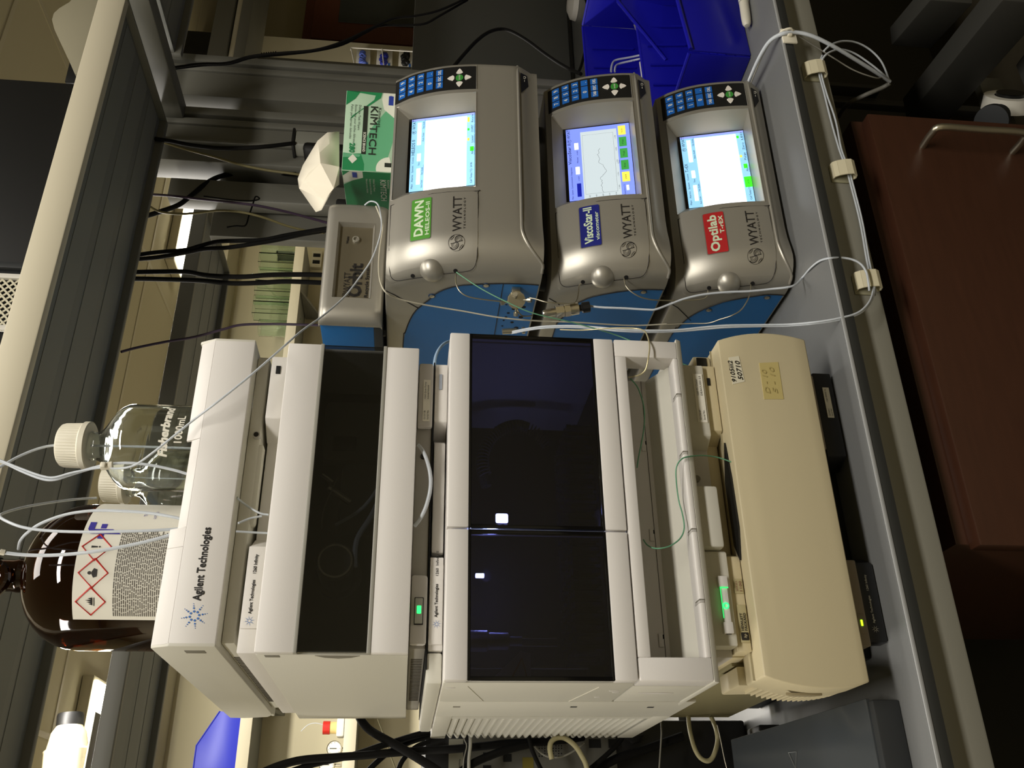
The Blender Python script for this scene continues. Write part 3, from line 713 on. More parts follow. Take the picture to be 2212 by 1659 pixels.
b = MB(); b.cyl((.018, .045, .397), (.018, .045, .36), .0012, 8); b.cyl((.026, .045, .397), (.026, .045, .36), .0012, 8); b.build('needle', steel, t)
b = MB(); b.poly([(-.018, .016, .385), (.014, .016, .396), (-.006, .016, .366 + .05), (-.016, .016, .452)], (0, .0006, 0)); 
b = MB(); b.poly([(-.018, .016, .345), (.004, .016, .398), (.006, .016, .405), (-.004, .016, .398), (-.018, .016, .41)], (0, .0006, 0)); b.bm.free(); b = MB()
b.poly([(-.0215, .016, .392), (-.020, .016, .430), (.006, .016, .402), (.004, .016, .392)], (0, .0006, 0)); b.build('warning_sheet', mat('dim_paper', (200, 196, 190), .7), t)
b = MB(); b.tube([(-.021, .0155, .412), (-.001, .0155, .401), (-.021, .0155, .396)], .0009, 6, smooth=1); b.build('warning_print', mat('red_print', (190, 40, 34), .6), t)
box('inner_latch', charcoal, t, -.022, -.008, .012, .02, .318, .333, .001)
box('inner_rail', steel_m, t, -.010, -.0085, .02, .025, .318, .455, .0002)
# drawer front with drip tray
b = MB()
b.box(XL_, -.004, -.010, .020, .2125, .2875, .0018); b.box(.339, XR_, -.010, .020, .2125, .2875, .0018)
b.box(-.0045, .3395, -.010, .020, .2745, .2875, .0015); b.box(-.0045, .3395, -.010, .020, .2125, .2185, .0015)
b.build('drawer_front', white, t)
b = MB(); b.box(-.004, .339, .050, .054, .2185, .2745, .0); b.box(-.004, .339, .020, .054, .2135, .2185, .0); b.build('tray_back', greyw, t)
b = MB(); b.poly([(-.004, .050, .2185), (-.004, .050, .2375), (-.004, .012, .2185)], (.343, 0, 0)); b.build('tray_slope', white2, t)
b = MB(); b.box(-.004, .339, .0495, .0502, .2425, .2430); b.build('tray_seam', ink, t)
for x in (.018, .135, .245): 
    box('clip_slot', greyw, t, x, x + .014, .0485, .0500, .2440, .2490, .0003); box('clip_shadow', dark, t, x + .0085, x + .013, .0480, .0487, .2430, .2445, .0002)
lipm = MB()
for x in (.052, .128, .218, .29): lipm.box(x - .0013, x + .0013, -.0104, .006, .2135, .2190, .0006)
lipm.build('lip_notch', greyw, t)
for x in (.052, .128, .218, .29): box('notch_gap', mat('shaded_recess', (120, 116, 104), .6), t, x + .0015, x + .0027, -.0104, .004, .2132, .2188, 0)
# side skirts
box('drawer_side', white2, t, XL_ - .0001, XL_ + .004, .0205, .118, .2125, .2875, .001)
b = MB(); b.poly([(XL_ - .0008, -.006, .2055), (XL_ - .0008, .150, .2055), (XL_ - .0008, .128, .2125), (XL_ - .0008, -.010, .2125)], (.394, 0, 0), .0012); b.build('bottom_skirt', white2, t)
# rear side housing with louvres
b = MB(); b.box(XL_ - .0006, XL_ + .004, .118, .2285, .1935, .480, .001); b.build('side_panel', white2, t)
b = MB(); b.box(XL_ - .001, XL_ + .003, .228, .4355, .460, .480, .001); b.box(XL_ - .001, XL_ + .003, .228, .4355, .1935, .216, .001); b.box(XL_ - .001, XL_ + .003, .228, .245, .216, .460, .0); b.build('louvre_frame', white2, t)
box('side_backing', mat('louvre_gap', (132, 126, 112), .6), t, XL_ + .007, XL_ + .009, .24, .43, .216, .460, 0)
lv = None; N = 25
for k in range(N):
    z = .2185 + (.458 - .2185) * (k + .5) / N
    if lv is None:
        b = MB(); b.poly([(XL_ - .001, .245, z - .0022), (XL_ - .001, .4355, z - .0022), (XL_ + .007, .4355, z + .0042), (XL_ + .007, .245, z + .0042)], (0, 0, .0026), .0004); lv = b.build('louvre_slat', white2, t, smooth=False); lz = z
    else:
        c = lv.copy(); COL.objects.link(c); c.parent = t; c.location = (0, 0, z - lz)
# shallow marks on the side
mk = MB()
for (y, z, l) in ((.03, .472, .010), (.045, .302, .010), (.055, .298, .007), (.085, .312, .006)): mk.box(XL_ - .0008, XL_ + .0002, y, y + .003, z - l / 2, z + l / 2, .0004)
mk.build('side_mark', white, t)
box('side_slot', dark, t, XL_ - .0009, XL_ + .0005, .150, .156, .3225, .330, 0); box('side_slot', dark, t, XL_ - .0009, XL_ + .0005, .152, .158, .233, .2405, 0); box('side_slot', mat('shaded_recess', (120, 116, 104), .6), t, XL_ - .0009, XL_ + .0005, .150, .156, .455, .463, 0)
b = MB(); b.poly([(XL_ - .0008, .022, .455), (XL_ - .0008, .024, .455), (XL_ - .0008, .116, .432), (XL_ - .0008, .114, .432)], (.001, 0, 0)); b.poly([(XL_ - .0008, .024, .322), (XL_ - .0008, .026, .322), (XL_ - .0008, .116, .338), (XL_ - .0008, .114, .338)], (.001, 0, 0)); b.build('side_seam', mat('pale_seam', (226, 222, 206), .5), t)
b = MB(); b.poly([(XL_ - .0010, .058, .236), (XL_ - .0010, .062, .25), (XL_ - .0010, .062, .262), (XL_ - .0010, .058, .274), (XL_ - .0010, .056, .262), (XL_ - .0010, .056, .25)], (.0014, 0, 0)); b.build('grip_lip', white, t)
# shoulder above doors
brow(t, .008, .340, .028, .4805, .4955, .098, .265, white, cut=.012, depth=.38)
b = MB(); b.box(.112, .242, .034, .05, .4815, .4945, .002); b.build('centre_bar', white, t)
box('name_plate', white, t, .014, .105, .0262, .0285, .4812, .4952, .0008)
lg = MB(); starburst(lg, .0345, .0260, .4872, .0045); lg.build('emblem', inkblue, t, smooth=False)
text('Agilent Technologies', (.0415, .0260, .4865), XR, ZU, .0031, ink, t, width=.0345, bold=.0002)
text('1260  Infinity II', (.0850, .0260, .4865), XR, ZU, .0028, ink, t, width=.0265, bold=.0001)
box('slot_window', mat('grey_blue_gap', (150, 156, 166), .4), t, .306, .326, .0265, .0285, .4870, .4905, .0003)
box('side_fairing', white2, t, -.024, .007, .030, .40, .4805, .4965, .003)
box('joint_shadow', dark, t, -.01, .342, .028, .39, .4957, .4973, 0)

# ---- collector / thermostat base (white), fourth
t = thing('thermostat_module', 'thin white module with a green ring light between the sampler and beige module', 'instrument', (.17, .2, .168))
b = MB(); b.box(.004, .352, .034, .40, .1745, .205, .002); b.build('body', greyw, t)
b = MB(); b.poly([(.252, .014, .1745), (.345, .014, .1745), (.345, .034, .1745), (.240, .034, .1745)], (0, 0, .029), .002); b.build('shoulder', white2, t)
b = MB(); b.poly([(.012, .014, .1745), (.113, .014, .1745), (.121, .034, .1745), (.012, .034, .1745)], (0, 0, .029), .002); b.build('shoulder', white2, t)
b = MB(); b.box(.115, .186, .004, .035, .1790, .2035, .003); b.build('centre_drawer', white2, t)
MB().cyl((.205, .0310, .192), (.205, .035, .192), .0040, 16).build('screw_hole', mat('shaded_recess', (120, 116, 104), .6), t)
box('serial_label', paper, t, .268, .332, .0128, .0142, .1775, .1890, 0)
for s_, xx, zz, ww in (('1260 FC Cluster', .303, .1855, .022), ('DEACU00123', .303, .1810, .026), ('G1364F', .271, .1855, .013), ('Serial No.', .271, .1810, .013)): text(s_, (xx, .0127, zz - .001), XR, ZU, .0022, ink, t, width=ww)
b = MB(); b.box(.024, .085, .0100, .015, .1800, .1875, .0008); b.box(.024, .036, .0090, .015, .1790, .1895, .0008); b.box(.073, .085, .0090, .015, .1790, .1895, .0008); b.build('button_bar', white, t)
gl = mat('green_glow', (60, 255, 130), .4, emit=(50, 255, 120), es=1.2)
MB().tube([(.053 + .0028 * math.cos(a * PI / 6), .0094, .1842 + .0028 * math.sin(a * PI / 6)) for a in range(13)], .0008, 6, smooth=1).build('ring_light', gl, t, label='small glowing green ring light')
MB().box(.0400, .0725, .0094, .0101, .1878, .1884).box(.0718, .0727, .0085, .0101, .1795, .1884).build('green_line', mat('green_glow_dim', (50, 170, 90), .4, emit=(50, 255, 120), es=.8), t)

# ---- beige column module
t = thing('column_module', 'beige module with a big bulging front cover and two handwritten stickers', 'instrument', (.17, .22, .042))
b = MB(); b.box(.002, .350, .070, .456, .042, .165, .002); b.build('body', beige_d, t)
# curved front cover
def hx(z, s):
    f = (z - .046) / .111; bul = .0095 * (1 - (2 * f - .85) ** 2 * 1.05)
    return (-.0235 - bul * .9) if s < 0 else (.3765 + bul)
ft = MB(); zz = [.046 + .111 * i / 14 for i in range(15)]
outline = [(hx(z, -1), 0, z) for z in zz] + [(hx(z, 1), 0, z) for z in reversed(zz)]
ft.poly(outline, (0, .055, 0), .0018); ft.build('front_cover', beige, t, angle=50)
box('cover_joint', mat('beige_joint', (150, 140, 110), .6), t, -.020, .372, .026, .0275, .1565, .1590, 0)
# ribs on the cover's left rear flank
for k in range(17):
    z = .0515 + .0058 * k; xr_ = hx(z, -1)
    MB().poly([(xr_ + .0004, .050, z), (xr_ + .0004, .086, z + .001), (xr_ + .0004, .090, z + .0022), (xr_ + .0004, .050, z + .0030)], (.010, 0, 0), .0005).build('rib', beige, t)
b = MB(); b.poly([(-.0205, .0552, .050), (-.0205, .100, .050), (-.0205, .115, .165), (-.0205, .0552, .165)], (.02, 0, 0), .002); b.build('flank', beige, t)
b = MB(); b.poly([(-.0345, .030, .085), (-.0345, .038, .095), (-.0345, .036, .118), (-.0345, .028, .126)], (.003, 0, 0), .0008); b.build('grip', mat('beige_shadow', (150, 138, 108), .6), t)
b = MB(); b.box(.006, .350, .055, .40, .150, .160, .002); b.build('upper_shoulder', beige, t); b = MB(); b.box(.006, .350, .044, .40, .158, .1738, .002); b.build('lid', beige, t)
b = MB(); b.poly([(.262, .021, .1580), (.348, .021, .1580), (.348, .046, .1580), (.250, .046, .1580)], (0, 0, .0155), .001); b.build('shoulder', beige, t)
b = MB(); b.poly([(.008, .021, .1580), (.110, .021, .1580), (.120, .046, .1580), (.008, .046, .1580)], (0, 0, .0155), .001); b.build('shoulder', beige, t)
box('shoulder_slot', dark, t, .321, .331, .0200, .0222, .1655, .1690, 0)
b = MB(); b.poly([(.105, .018, .1575), (.125, .030, .1575), (.20, .032, .1575), (.245, .018, .1575), (.2, .012, .1575), (.14, .010, .1575)], (0, 0, .002)); b.build('cable_slot', black, t)
box('connector', beige, t, .350, .366, .030, .06, .158, .180, .002); box('connector_socket', black, t, .352, .364, .0285, .0305, .163, .176, .001)
box('brand_plate', mat('pale_olive_plate', (172, 162, 124), .5), t, .0170, .0570, .0196, .0212, .1592, .1690, .0004)
box('logo_block', ink, t, .0195, .0275, .0188, .0197, .1600, .1680, .0008)
text('hp', (.0235, .0186, .1628), XR, ZU, .0032, beige, t, align='C', slant=.25)
text('HEWLETT', (.0292, .0190, .1646), XR, ZU, .0027, ink, t, width=.0185, bold=.0002); text('PACKARD', (.0292, .0190, .1608), XR, ZU, .0027, ink, t, width=.0185, bold=.0002)
box('series_plate', mat('pale_olive_plate', (172, 162, 124), .5), t, .0690, .0850, .0196, .0212, .1592, .1690, .0004)
text('SERIES', (.0710, .0190, .1655), XR, ZU, .0018, mat('maroon_ink', (110, 50, 40), .6), t, width=.0115); text('1100', (.0712, .0190, .1608), XR, ZU, .0030, mat('maroon_ink', (110, 50, 40), .6), t, width=.011)
# stickers on the cover
stk = mat('taped_paper', (222, 216, 192), .35)
a = at(1582, 775, Y=0); c = at(1605, 828, Y=0)
def on_cover(pts, ext, nm, m): b = MB(); b.poly(pts, ext, 0); return b.build(nm, m, t, smooth=False)
P0 = lambda x, y, d=.0006: at(x, y, Y=-d)
on_cover([P0(1574, 772), P0(1596, 769), P0(1609, 824), P0(1583, 830)], (0, .0006, 0), 'sticker', stk)
on_cover([P0(1640, 784), P0(1681, 782), P0(1693, 862), P0(1651, 862)], (0, .0006, 0), 'sticker', mat('faded_yellow_sticker', (192, 176, 116), .4))
def hand(s_, x0, y0, x1, y1, xh, m, hgt):
    p = P0(x0, y0, .0009); q = P0(x1, y1, .0009); r = q - p; r.y = 0
    u = Vector((-r.z, 0, r.x)).normalized()
    text(s_, p, r.normalized(), u, hgt, m, t, width=r.length, slant=.2, bold=.0002)
hand('9105iii2', 1591, 826, 1581, 780, 0, ink, .0055)
hand('50710', 1605, 821, 1597, 781, 0, ink, .0060)
hand('D - 10', 1664, 850, 1655, 800, 0, mat('faded_ink', (174, 158, 100), .6), .006)
hand('5 - 10', 1680, 850, 1671, 795, 0, mat('faded_ink', (174, 158, 100), .6), .006)

# ---- dark detector module at the bottom
t = thing('detector_module', 'low black module at the bottom of the left stack with a small green light', 'instrument', (.17, .25, .0))
b = MB(); b.box(.012, .340, .075, .44, .0005, .041, .002); b.build('body', black, t)
b = MB(); b.box(.010, .345, .034, .076, .030, .0415, .002); b.build('upper_strip', beige_d, t)
MB().box(.014, .108, .018, .036, .027, .0415, .002).build('shoulder', mat('brown_grey_plastic', (134, 122, 104), .5), t); MB().box(.245, .345, .028, .036, .030, .0415, .002).build('shoulder', mat('brown_grey_plastic', (134, 122, 104), .5), t)
b = MB(); b.poly([(.020, .030, .001), (.108, .030, .001), (.118, .048, .001), (.020, .048, .001)], (0, 0, .024), .003); b.build('foot_block', mat('near_black_plastic', (26, 27, 28), .42), t)
b = MB(); b.poly([(.240, .034, .004), (.352, .034, .004), (.352, .060, .004), (.228, .060, .004)], (0, 0, .024), .002); b.build('foot_block', black, t)
box('serial_label', paper, t, .290, .331, .0328, .0340, .0105, .0185, 0)
text('1260 MWD VL', (.311, .0327, .0150), XR, ZU, .0020, ink, t, width=.018); text('G1365C', (.292, .0327, .0150), XR, ZU, .0020, ink, t, width=.010); text('Serial No.', (.292, .0327, .0120), XR, ZU, .0018, ink, t, width=.010)
text('Agilent Technologies', (.041, .0296, .0125), XR, ZU, .0026, inkw, t, width=.030); text('1260 Infinity', (.077, .0296, .0125), XR, ZU, .0026, inkw, t, width=.0175)
lg = MB(); starburst(lg, .0345, .0297, .0137, .0040); lg.build('emblem', inkw, t, smooth=False)
box('lamp_bezel', mat('brown_grey_plastic', (134, 122, 104), .5), t, .0265, .0480, .0170, .0185, .0300, .0378, .0006)
box('green_lamp', mat('lime_glow', (190, 255, 40), .4, emit=(170, 255, 30), es=2.0), t, .0350, .0415, .0160, .0172, .0330, .0352, .0005, label='glowing lime green status light')

# ================================================================ THE RIGHT STACK: three silver instruments
X0, X1, YBK = .520, .882, .62
PD = [(-.01, .1165), (0, .112), (.026, .094), (.065, .078), (.11, .069), (.150, .0665), (.181, .066), (.3, .066)]
PV = [(-.01, .119), (0, .114), (.016, .099), (.05, .080), (.093, .068), (.132, .063), (.2, .063)]
def interp(P, t):
    if t <= P[0][0]: return P[0][1]
    for i in range(len(P) - 1):
        if t <= P[i + 1][0]:
            p0 = P[max(i - 1, 0)]; p1 = P[i]; p2 = P[i + 1]; p3 = P[min(i + 2, len(P) - 1)]
            m1 = (p2[1] - p0[1]) / (p2[0] - p0[0]); m2 = (p3[1] - p1[1]) / (p3[0] - p1[0]); h = p2[0] - p1[0]; s = (t - p1[0]) / h
            return p1[1] * (2 * s ** 3 - 3 * s * s + 1) + m1 * h * (s ** 3 - 2 * s * s + s) + p2[1] * (-2 * s ** 3 + 3 * s * s) + m2 * h * (s ** 3 - s * s)
    return P[-1][1]
def smooth(a): a = min(1, max(0, a)); return a * a * (3 - 2 * a)
def make_front(top, bot, P, tb):
    def Yf(X, z):
        u = X - X0; tt = top - z
        y = interp(P, tt)
        if u < .05: y += .045 * (1 - math.sqrt(max(0, 1 - ((.05 - max(u, 0)) / .05) ** 2)))
        r = X1 - X
        if r < .006: y += .006 * (1 - math.sqrt(max(0, 1 - ((.006 - max(r, 0)) / .006) ** 2)))
        # chin below the bead
        zb = bead_z(X)
        if z < zb: y += .013 * smooth((zb - z) / .024) * smooth((X - .530) / .08)
        return y
    def bead_z(X):
        d = top - tb
        if X > .58: return d
        if X > .530: return bot + (d - bot) * (1 - ((.58 - X) / .050) ** 2.2)
        return bot
    return Yf, bead_z
def silver_unit(name, label, top, bot, P, dt, tb, arc, badge, lines, bcol, screen, zfoot):
    t = thing(name, label, 'instrument', (.70, .34, zfoot))
    Yf, bead = make_front(top, bot, P, tb)
    zt = lambda s: top - dt - s
    RX0, RX1, RZ1, RZ0 = .645, .8215, zt(.0030), zt(.1195)      # screen recess
    # housing: front grid with a hole for the screen
    us = [0, .0008, .0025, .005, .009, .014, .020, .027, .036, .050, .07, .09, .11, .125, .15, .18, .21, .24, .27, .3015, .32, .34, .352, .356, .359, .3608, .362]
    zs_ = sorted(set([bot + (top - .003 - bot) * i / 22 for i in range(23)] + [RZ0, RZ1]))
    zs_ = [z for i, z in enumerate(zs_) if z in (RZ0, RZ1) or min(abs(z - RZ0), abs(z - RZ1)) > .002]
    bm = bmesh.new(); rows = []
    for z in zs_: rows.append([bm.verts.new((X0, YBK, z))] + [bm.verts.new((X0 + u, Yf(X0 + u, z), z)) for u in us] + [bm.verts.new((X1, YBK, z))])
    def edge_row(dy, z, inset): return [bm.verts.new((X0 + inset, YBK, z))] + [bm.verts.new((X0 + min(max(u, inset), .362 - inset), Yf(X0 + u, top - .003) + dy, z)) for u in us] + [bm.verts.new((X1 - inset, YBK, z))]
    rows.append(edge_row(.0012, top - .0008, .0008)); rows.append(edge_row(.0035, top, .003))
    for a, b in zip(rows, rows[1:]):
        for i in range(len(a) - 1):
            if 0 < i < len(a) - 2:
                xm = X0 + (us[i - 1] + us[i]) / 2; zm = (a[i].co.z + b[i].co.z) / 2
                if RX0 - .0008 < xm < RX1 + .0008 and RZ0 < zm < RZ1: continue
            bm.faces.new((a[i], a[i + 1], b[i + 1], b[i]))
    bm.faces.new(rows[-1]); bm.faces.new(rows[0][::-1])
    bm.faces.new([r[0] for r in rows] + [r[-1] for r in reversed(rows)])
    b = MB(); b.merge(bm); b.build('housing', silver, t, angle=40)
    def wp(p, off): return Vector((p.x, Yf(p.x, p.z) - off, p.z))
    def patch(nm, m, xa, xb, za, zb, off, parent=t, nx=10, nz=8, sk=True, bowl=None, r=0., **k):
        """thin cover following the curved front"""
        b = MB(); W = xb - xa; H = zb - za
        def xz(s, q):
            x = xa + W * s; z = za + H * q
            if r > 0:   # round the lower left / all corners by squeezing
                dx = min(s, 1 - s) * W; dz = min(q, 1 - q) * H
                if dx < r and dz < r:
                    cx = xa + r if s < .5 else xb - r; cz = za + r if q < .5 else zb - r
                    vx, vz = (x - cx), (z - cz); L = math.hypot(vx, vz); M_ = max(abs(vx), abs(vz))
                    if L > 1e-9: x = cx + vx * M_ / L; z = cz + vz * M_ / L
            return x, z
        ss = sorted(set([i / nx for i in range(nx + 1)] + ([r / W * f for f in (.35, .7, 1)] + [1 - r / W * f for f in (.35, .7, 1)] if r else [])))
        qs = sorted(set([i / nz for i in range(nz + 1)] + ([r / H * f for f in (.35, .7, 1)] + [1 - r / H * f for f in (.35, .7, 1)] if r else [])))
        vs = []
        for s in ss:
            col = []
            for q in qs:
                x, z = xz(s, q); col.append(b.bm.verts.new((x, Yf(x, z) - off, z)))
            vs.append(col)
        for i in range(len(ss) - 1):
            for j in range(len(qs) - 1): b.bm.faces.new((vs[i][j], vs[i + 1][j], vs[i + 1][j + 1], vs[i][j + 1]))
        ring = [vs[i][0] for i in range(len(ss))] + [vs[-1][j] for j in range(1, len(qs))] + [vs[i][-1] for i in range(len(ss) - 2, -1, -1)] + [vs[0][j] for j in range(len(qs) - 2, 0, -1)]
        low = [b.bm.verts.new((v.co.x, v.co.y + off + .0006, v.co.z)) for v in ring]
        for i in range(len(ring)): j = (i + 1) % len(ring); b.bm.faces.new((ring[i], ring[j], low[j], low[i]))
        return b.build(nm, m, parent, **k)
    def line(nm, m, pts, r, off=0., parent=t, sm=3, n=6): return MB().tube([wp(Vector((x, 0, z)), off) for x, z in pts], r, n, smooth=sm).build(nm, m, parent)
    # door with seam, knob, holes
    dpts = [(.6365, zt(.003)), (.62, zt(.0032)), (.59, zt(.0036)), (.56, zt(.0042)), (.537, zt(.0055)), (.5275, zt(.0085)), (.5235, zt(.016)), (.5225, zt(.03)), (.5220, zt(.0538)), (.5224, zt(.08)), (.5230, zt(.105)), (.5245, zt(.1165)), (.530, zt(.1213)), (.545, zt(.1222)), (.60, zt(.1225)), (.6345, zt(.1223)), (.6365, zt(.1205)), (.6368, zt(.06)), (.6365, zt(.003))]
    door = patch('door', silver, .5226, .6362, zt(.1222), zt(.0036), .0007, nx=16, nz=12, r=.007)
    line('door_seam', ink, dpts, .00055, .0002)
    kc = wp(Vector((.5262, 0, zt(.0640))), 0)
    MB().lathe([(.0185, -.012), (.0180, .0), (.0160, .0055), (.0125, .0095), (.0075, .0125), (.0035, .0136), (0, .0139)], kc + Vector((.004, .004, 0)), (-.62, -.78, 0), 32).build('knob', silver, door, label='domed silver knob')
    for s in (.0375, .0945):
        c = wp(Vector((.5240, 0, zt(s))), 0); MB().lathe([(0, .0012), (.0028, .0012), (.0030, .0)], c, (-.75, -.6, 0), 16).build('port_hole', dark, door)
    # badge
    bd = patch('badge', bcol, .5618, .6305, zt(.0590), zt(.0325), .0016, nx=10, nz=6, r=.0022)
    patch('badge_rim', silver_d, .5608, .6315, zt(.0600), zt(.0315), .0009, nx=10, nz=6, r=.003)
    l1, l2 = lines
    inkbadge = mat('badge_ink', (206, 222, 190) if badge == 'g' else (206, 196, 196), .5)
    b = MB(); add_text(b, l1[0], (l1[1], 0, zt(.0488)), XR, ZU, l1[3], width=l1[2], warp=wp, off=.0019, bold=l1[4])
    add_text(b, l2[0], (l2[1], 0, zt(.0570)), XR, ZU, .0054, width=l2[2], warp=wp, off=.0019, bold=l2[3]); b.build('badge_lettering', inkbadge, bd, smooth=False)
    # maker's name and roundel
    b = MB(); add_text(b, 'WYATT', (.5685, 0, zt(.1003)), XR, ZU, .0125, width=.0590, warp=wp, off=.0010, bold=.0003)
    add_text(b, 'T E C H N O L O G Y', (.5720, 0, zt(.1055)), XR, ZU, .0024, width=.0530, warp=wp, off=.0010, bold=.00018); b.build('lettering', ink, door, smooth=False)
    cx, cz, R = .5525, zt(.0942), .0108
    def swirl(pts, r): return [wp(Vector((cx + x * R, 0, cz + z * R)), .0009) for x, z in pts]
    b = MB()
    b.tube(swirl([(math.cos(a * PI / 16), math.sin(a * PI / 16)) for a in range(33)], 0), .00028, 4, smooth=1)
    def arc_(ox, oz, r, a0, a1, n=12): return [(ox + r * math.cos(math.radians(a0 + (a1 - a0) * i / n)), oz + r * math.sin(math.radians(a0 + (a1 - a0) * i / n))) for i in range(n + 1)]
    for ox, oz, f in ((-.32, .28, 0), (.34, -.30, 180)):
        b.tube(swirl(arc_(ox, oz, .50, 120 + f, 330 + f), 0), .00060, 4, smooth=1); b.tube(swirl(arc_(ox, oz, .32, 60 + f, 300 + f), 0), .00035, 4, smooth=1); b.tube(swirl(arc_(ox, oz, .16, 0 + f, 270 + f), 0), .00022, 4, smooth=1)
        b.tube(swirl([(ox * .2 - (.1 if not f else -.1), oz + (.45 if not f else -.45)), (ox * .1, oz * .2), (-ox * .2, -oz * .8)], 0), .00045, 4)
    for ox, oz in ((.60, .55), (-.6, -.58)): b.tube(swirl([(ox + .26 * math.cos(a * PI / 6) - .12 * math.sin(a * PI / 6) * (1 if ox > 0 else 1), oz + .20 * math.sin(a * PI / 6) - .1 * math.cos(a * PI / 6)) for a in range(13)], 0), .00025, 4, smooth=1); b.tube(swirl([(ox + .14 * math.cos(a * PI / 6), oz + .10 * math.sin(a * PI / 6)) for a in range(13)], 0), .0002, 4, smooth=1)
    b.build('roundel', ink, door, smooth=False)
    # bead and dark chin line
    xs = [.5235, .5255, .530, .537, .546, .556, .568, .58, .62, .66, .70, .74, .78, .82, .86, .8815]
    line('bead', silver, [(x, max(bead(x), bot + .0008)) for x in xs], .0019, .0002, sm=2, n=8)
    # keypad
    KX0, KX1 = .8280, .8735
    kp = patch('keypad', black, KX0, KX1, zt(.1190), zt(-.0000), .0009, nx=6, nz=14)
    keyb = mat('key_blue', (28, 96, 178), .4); keyw = mat('key_white', (222, 216, 206), .4); keyg = mat('key_green', (58, 140, 56), .4)
    cols = [(.8345, .8452), (.8472, .8580), (.8600, .8708)]
    rowz = [(.0055, .0150), (.0190, .0285), (.0325, .0420), (.0460, .0555), (.0600, .0700)]
    names = [['7', '8', '9'], ['4', '5', '6'], ['1', '2', '3'], ['0', None, '.'], ['TAB', 'ESC', 'DEL']]
    sh_ = -.0015
    for ri, (za, zb) in enumerate(rowz):
        for ci, (xa, xb) in enumerate(cols):
            s_ = names[ri][ci]
            if s_ is None: continue
            if s_ == '0': xb = cols[1][1]
            k = patch('key', keyb, xa + sh_, xb + sh_, zt(zb), zt(za), .0019, kp, nx=2, nz=2)
            hh = .0058 if len(s_) == 1 else .0044
            b = MB(); add_text(b, s_, ((xa + xb) / 2 + sh_, 0, zt((za + zb) / 2) - hh / 2), XR, ZU, hh, align='C', warp=wp, off=.0022, width=(None if len(s_) == 1 else .0092), bold=.0002); b.build('key_lettering', inkw, k, smooth=False)
    nz = zt(.0945); nx = .8502
    def shape(nm, m, pts, off=.0020):
        b = MB(); f = [wp(Vector((nx + x, 0, nz + z)), off) for x, z in pts]; b.poly(f, (0, .0014, 0), 0); return b.build(nm, m, kp)
    shape('key', keyg, [(.0060 * math.cos(a * PI / 12), .0056 * math.sin(a * PI / 12)) for a in range(24)])
    b = MB(); add_text(b, 'ENTER', (nx, 0, nz - .0011), XR, ZU, .0022, align='C', warp=wp, off=.0023); b.build('key_lettering', inkw, kp, smooth=False)
    lz_ = [(-.0052, .0098), (-.0026, .0150), (0, .0178), (.0026, .0150), (.0052, .0098), (.0030, .0080), (0, .0075), (-.0030, .0080)]
    shape('key', keyw, lz_); shape('key', keyw, [(x, -z) for x, z in lz_]); shape('key', keyw, [(z * 1.03, x * .95) for x, z in lz_]); shape('key', keyw, [(-z * 1.03, x * .95) for x, z in lz_])
    line('keypad_edge', silver, [(KX0 - .0005, zt(.1198)), (KX1 + .0008, zt(.1198)), (KX1 + .0009, zt(.06)), (KX1 + .0009, zt(0))], .0007, .0006, sm=1)
    # screen recess
    LX0, LX1 = .668, .808
    TL = Vector((LX0, .119, zt(.0225))); TR = Vector((LX1, .119, zt(.0225))); BR = Vector((LX1, .0935, zt(.1200))); BL = Vector((LX0, .0935, zt(.1200)))
    b = MB(); N = 10
    def strip(pa, pb):
        va = [b.bm.verts.new(p) for p in pa]; vb = [b.bm.verts.new(p) for p in pb]
        for i in range(len(va) - 1): b.bm.faces.new((va[i], va[i + 1], vb[i + 1], vb[i]))
    rimp = lambda x, z: Vector((x, Yf(x, z), z))
    S = lambda a, c, f: a.lerp(c, f)
    strip([rimp(RX0 + (RX1 - RX0) * i / N, RZ1) for i in range(N + 1)], [S(TL, TR, i / N) for i in range(N + 1)])
    strip([rimp(RX1, RZ1 + (RZ0 - RZ1) * i / N) for i in range(N + 1)], [S(TR, BR, i / N) for i in range(N + 1)])
    strip([rimp(RX1 + (RX0 - RX1) * i / N, RZ0) for i in range(N + 1)], [S(BR, BL, i / N) for i in range(N + 1)])
    strip([rimp(RX0, RZ0 + (RZ1 - RZ0) * i / N) for i in range(N + 1)], [S(BL, TL, i / N) for i in range(N + 1)])
    bz = b.build('screen_bezel', silver, t, angle=60)
    line('bezel_lip', silver, [(RX0, RZ0), (RX1, RZ0), (RX1, RZ1), (RX0, RZ1), (RX0, RZ0)], .0009, .0001, bz, sm=1)
    # display: quad (s,q) s left-right, q bottom-top
    rr_ = (TR - TL).normalized(); uu = (TL - BL).normalized(); nn = rr_.cross(uu)
    W = (TR - TL).length; H = (TL - BL).length
    DP = lambda s, q, o=.001: BL + rr_ * (W * s) + uu * (H * q) + nn * o
    def quad(nm, m, s0, s1, q0, q1, o, parent): b = MB(); b.poly([DP(s0, q0, o), DP(s1, q0, o), DP(s1, q1, o), DP(s0, q1, o)], nn * .0002); return b.build(nm, m, parent, smooth=False)
    dsp = quad('display', black_gloss, -.0, 1.0, .0, 1.0, .0, t)
    screen(dsp, quad, DP, rr_, uu, W, H)
    # blue side cover on the left flank, with screws
    b = MB(); b.poly([(X0 - .0006, y, z) for y, z in arc] + [(X0 - .0006, .60, arc[-1][1]), (X0 - .0006, .60, bot + .002), (X0 - .0006, arc[0][0], bot + .002)], (.0008, 0, 0)); sp = b.build('side_cover', blue, t, smooth=False)
    b = MB(); b.tube([(X0 - .0004, y, z) for y, z in arc] + [(X0 - .0004, .60, arc[-1][1])], .0008, 6, smooth=2); b.build('side_seam', ink, t)
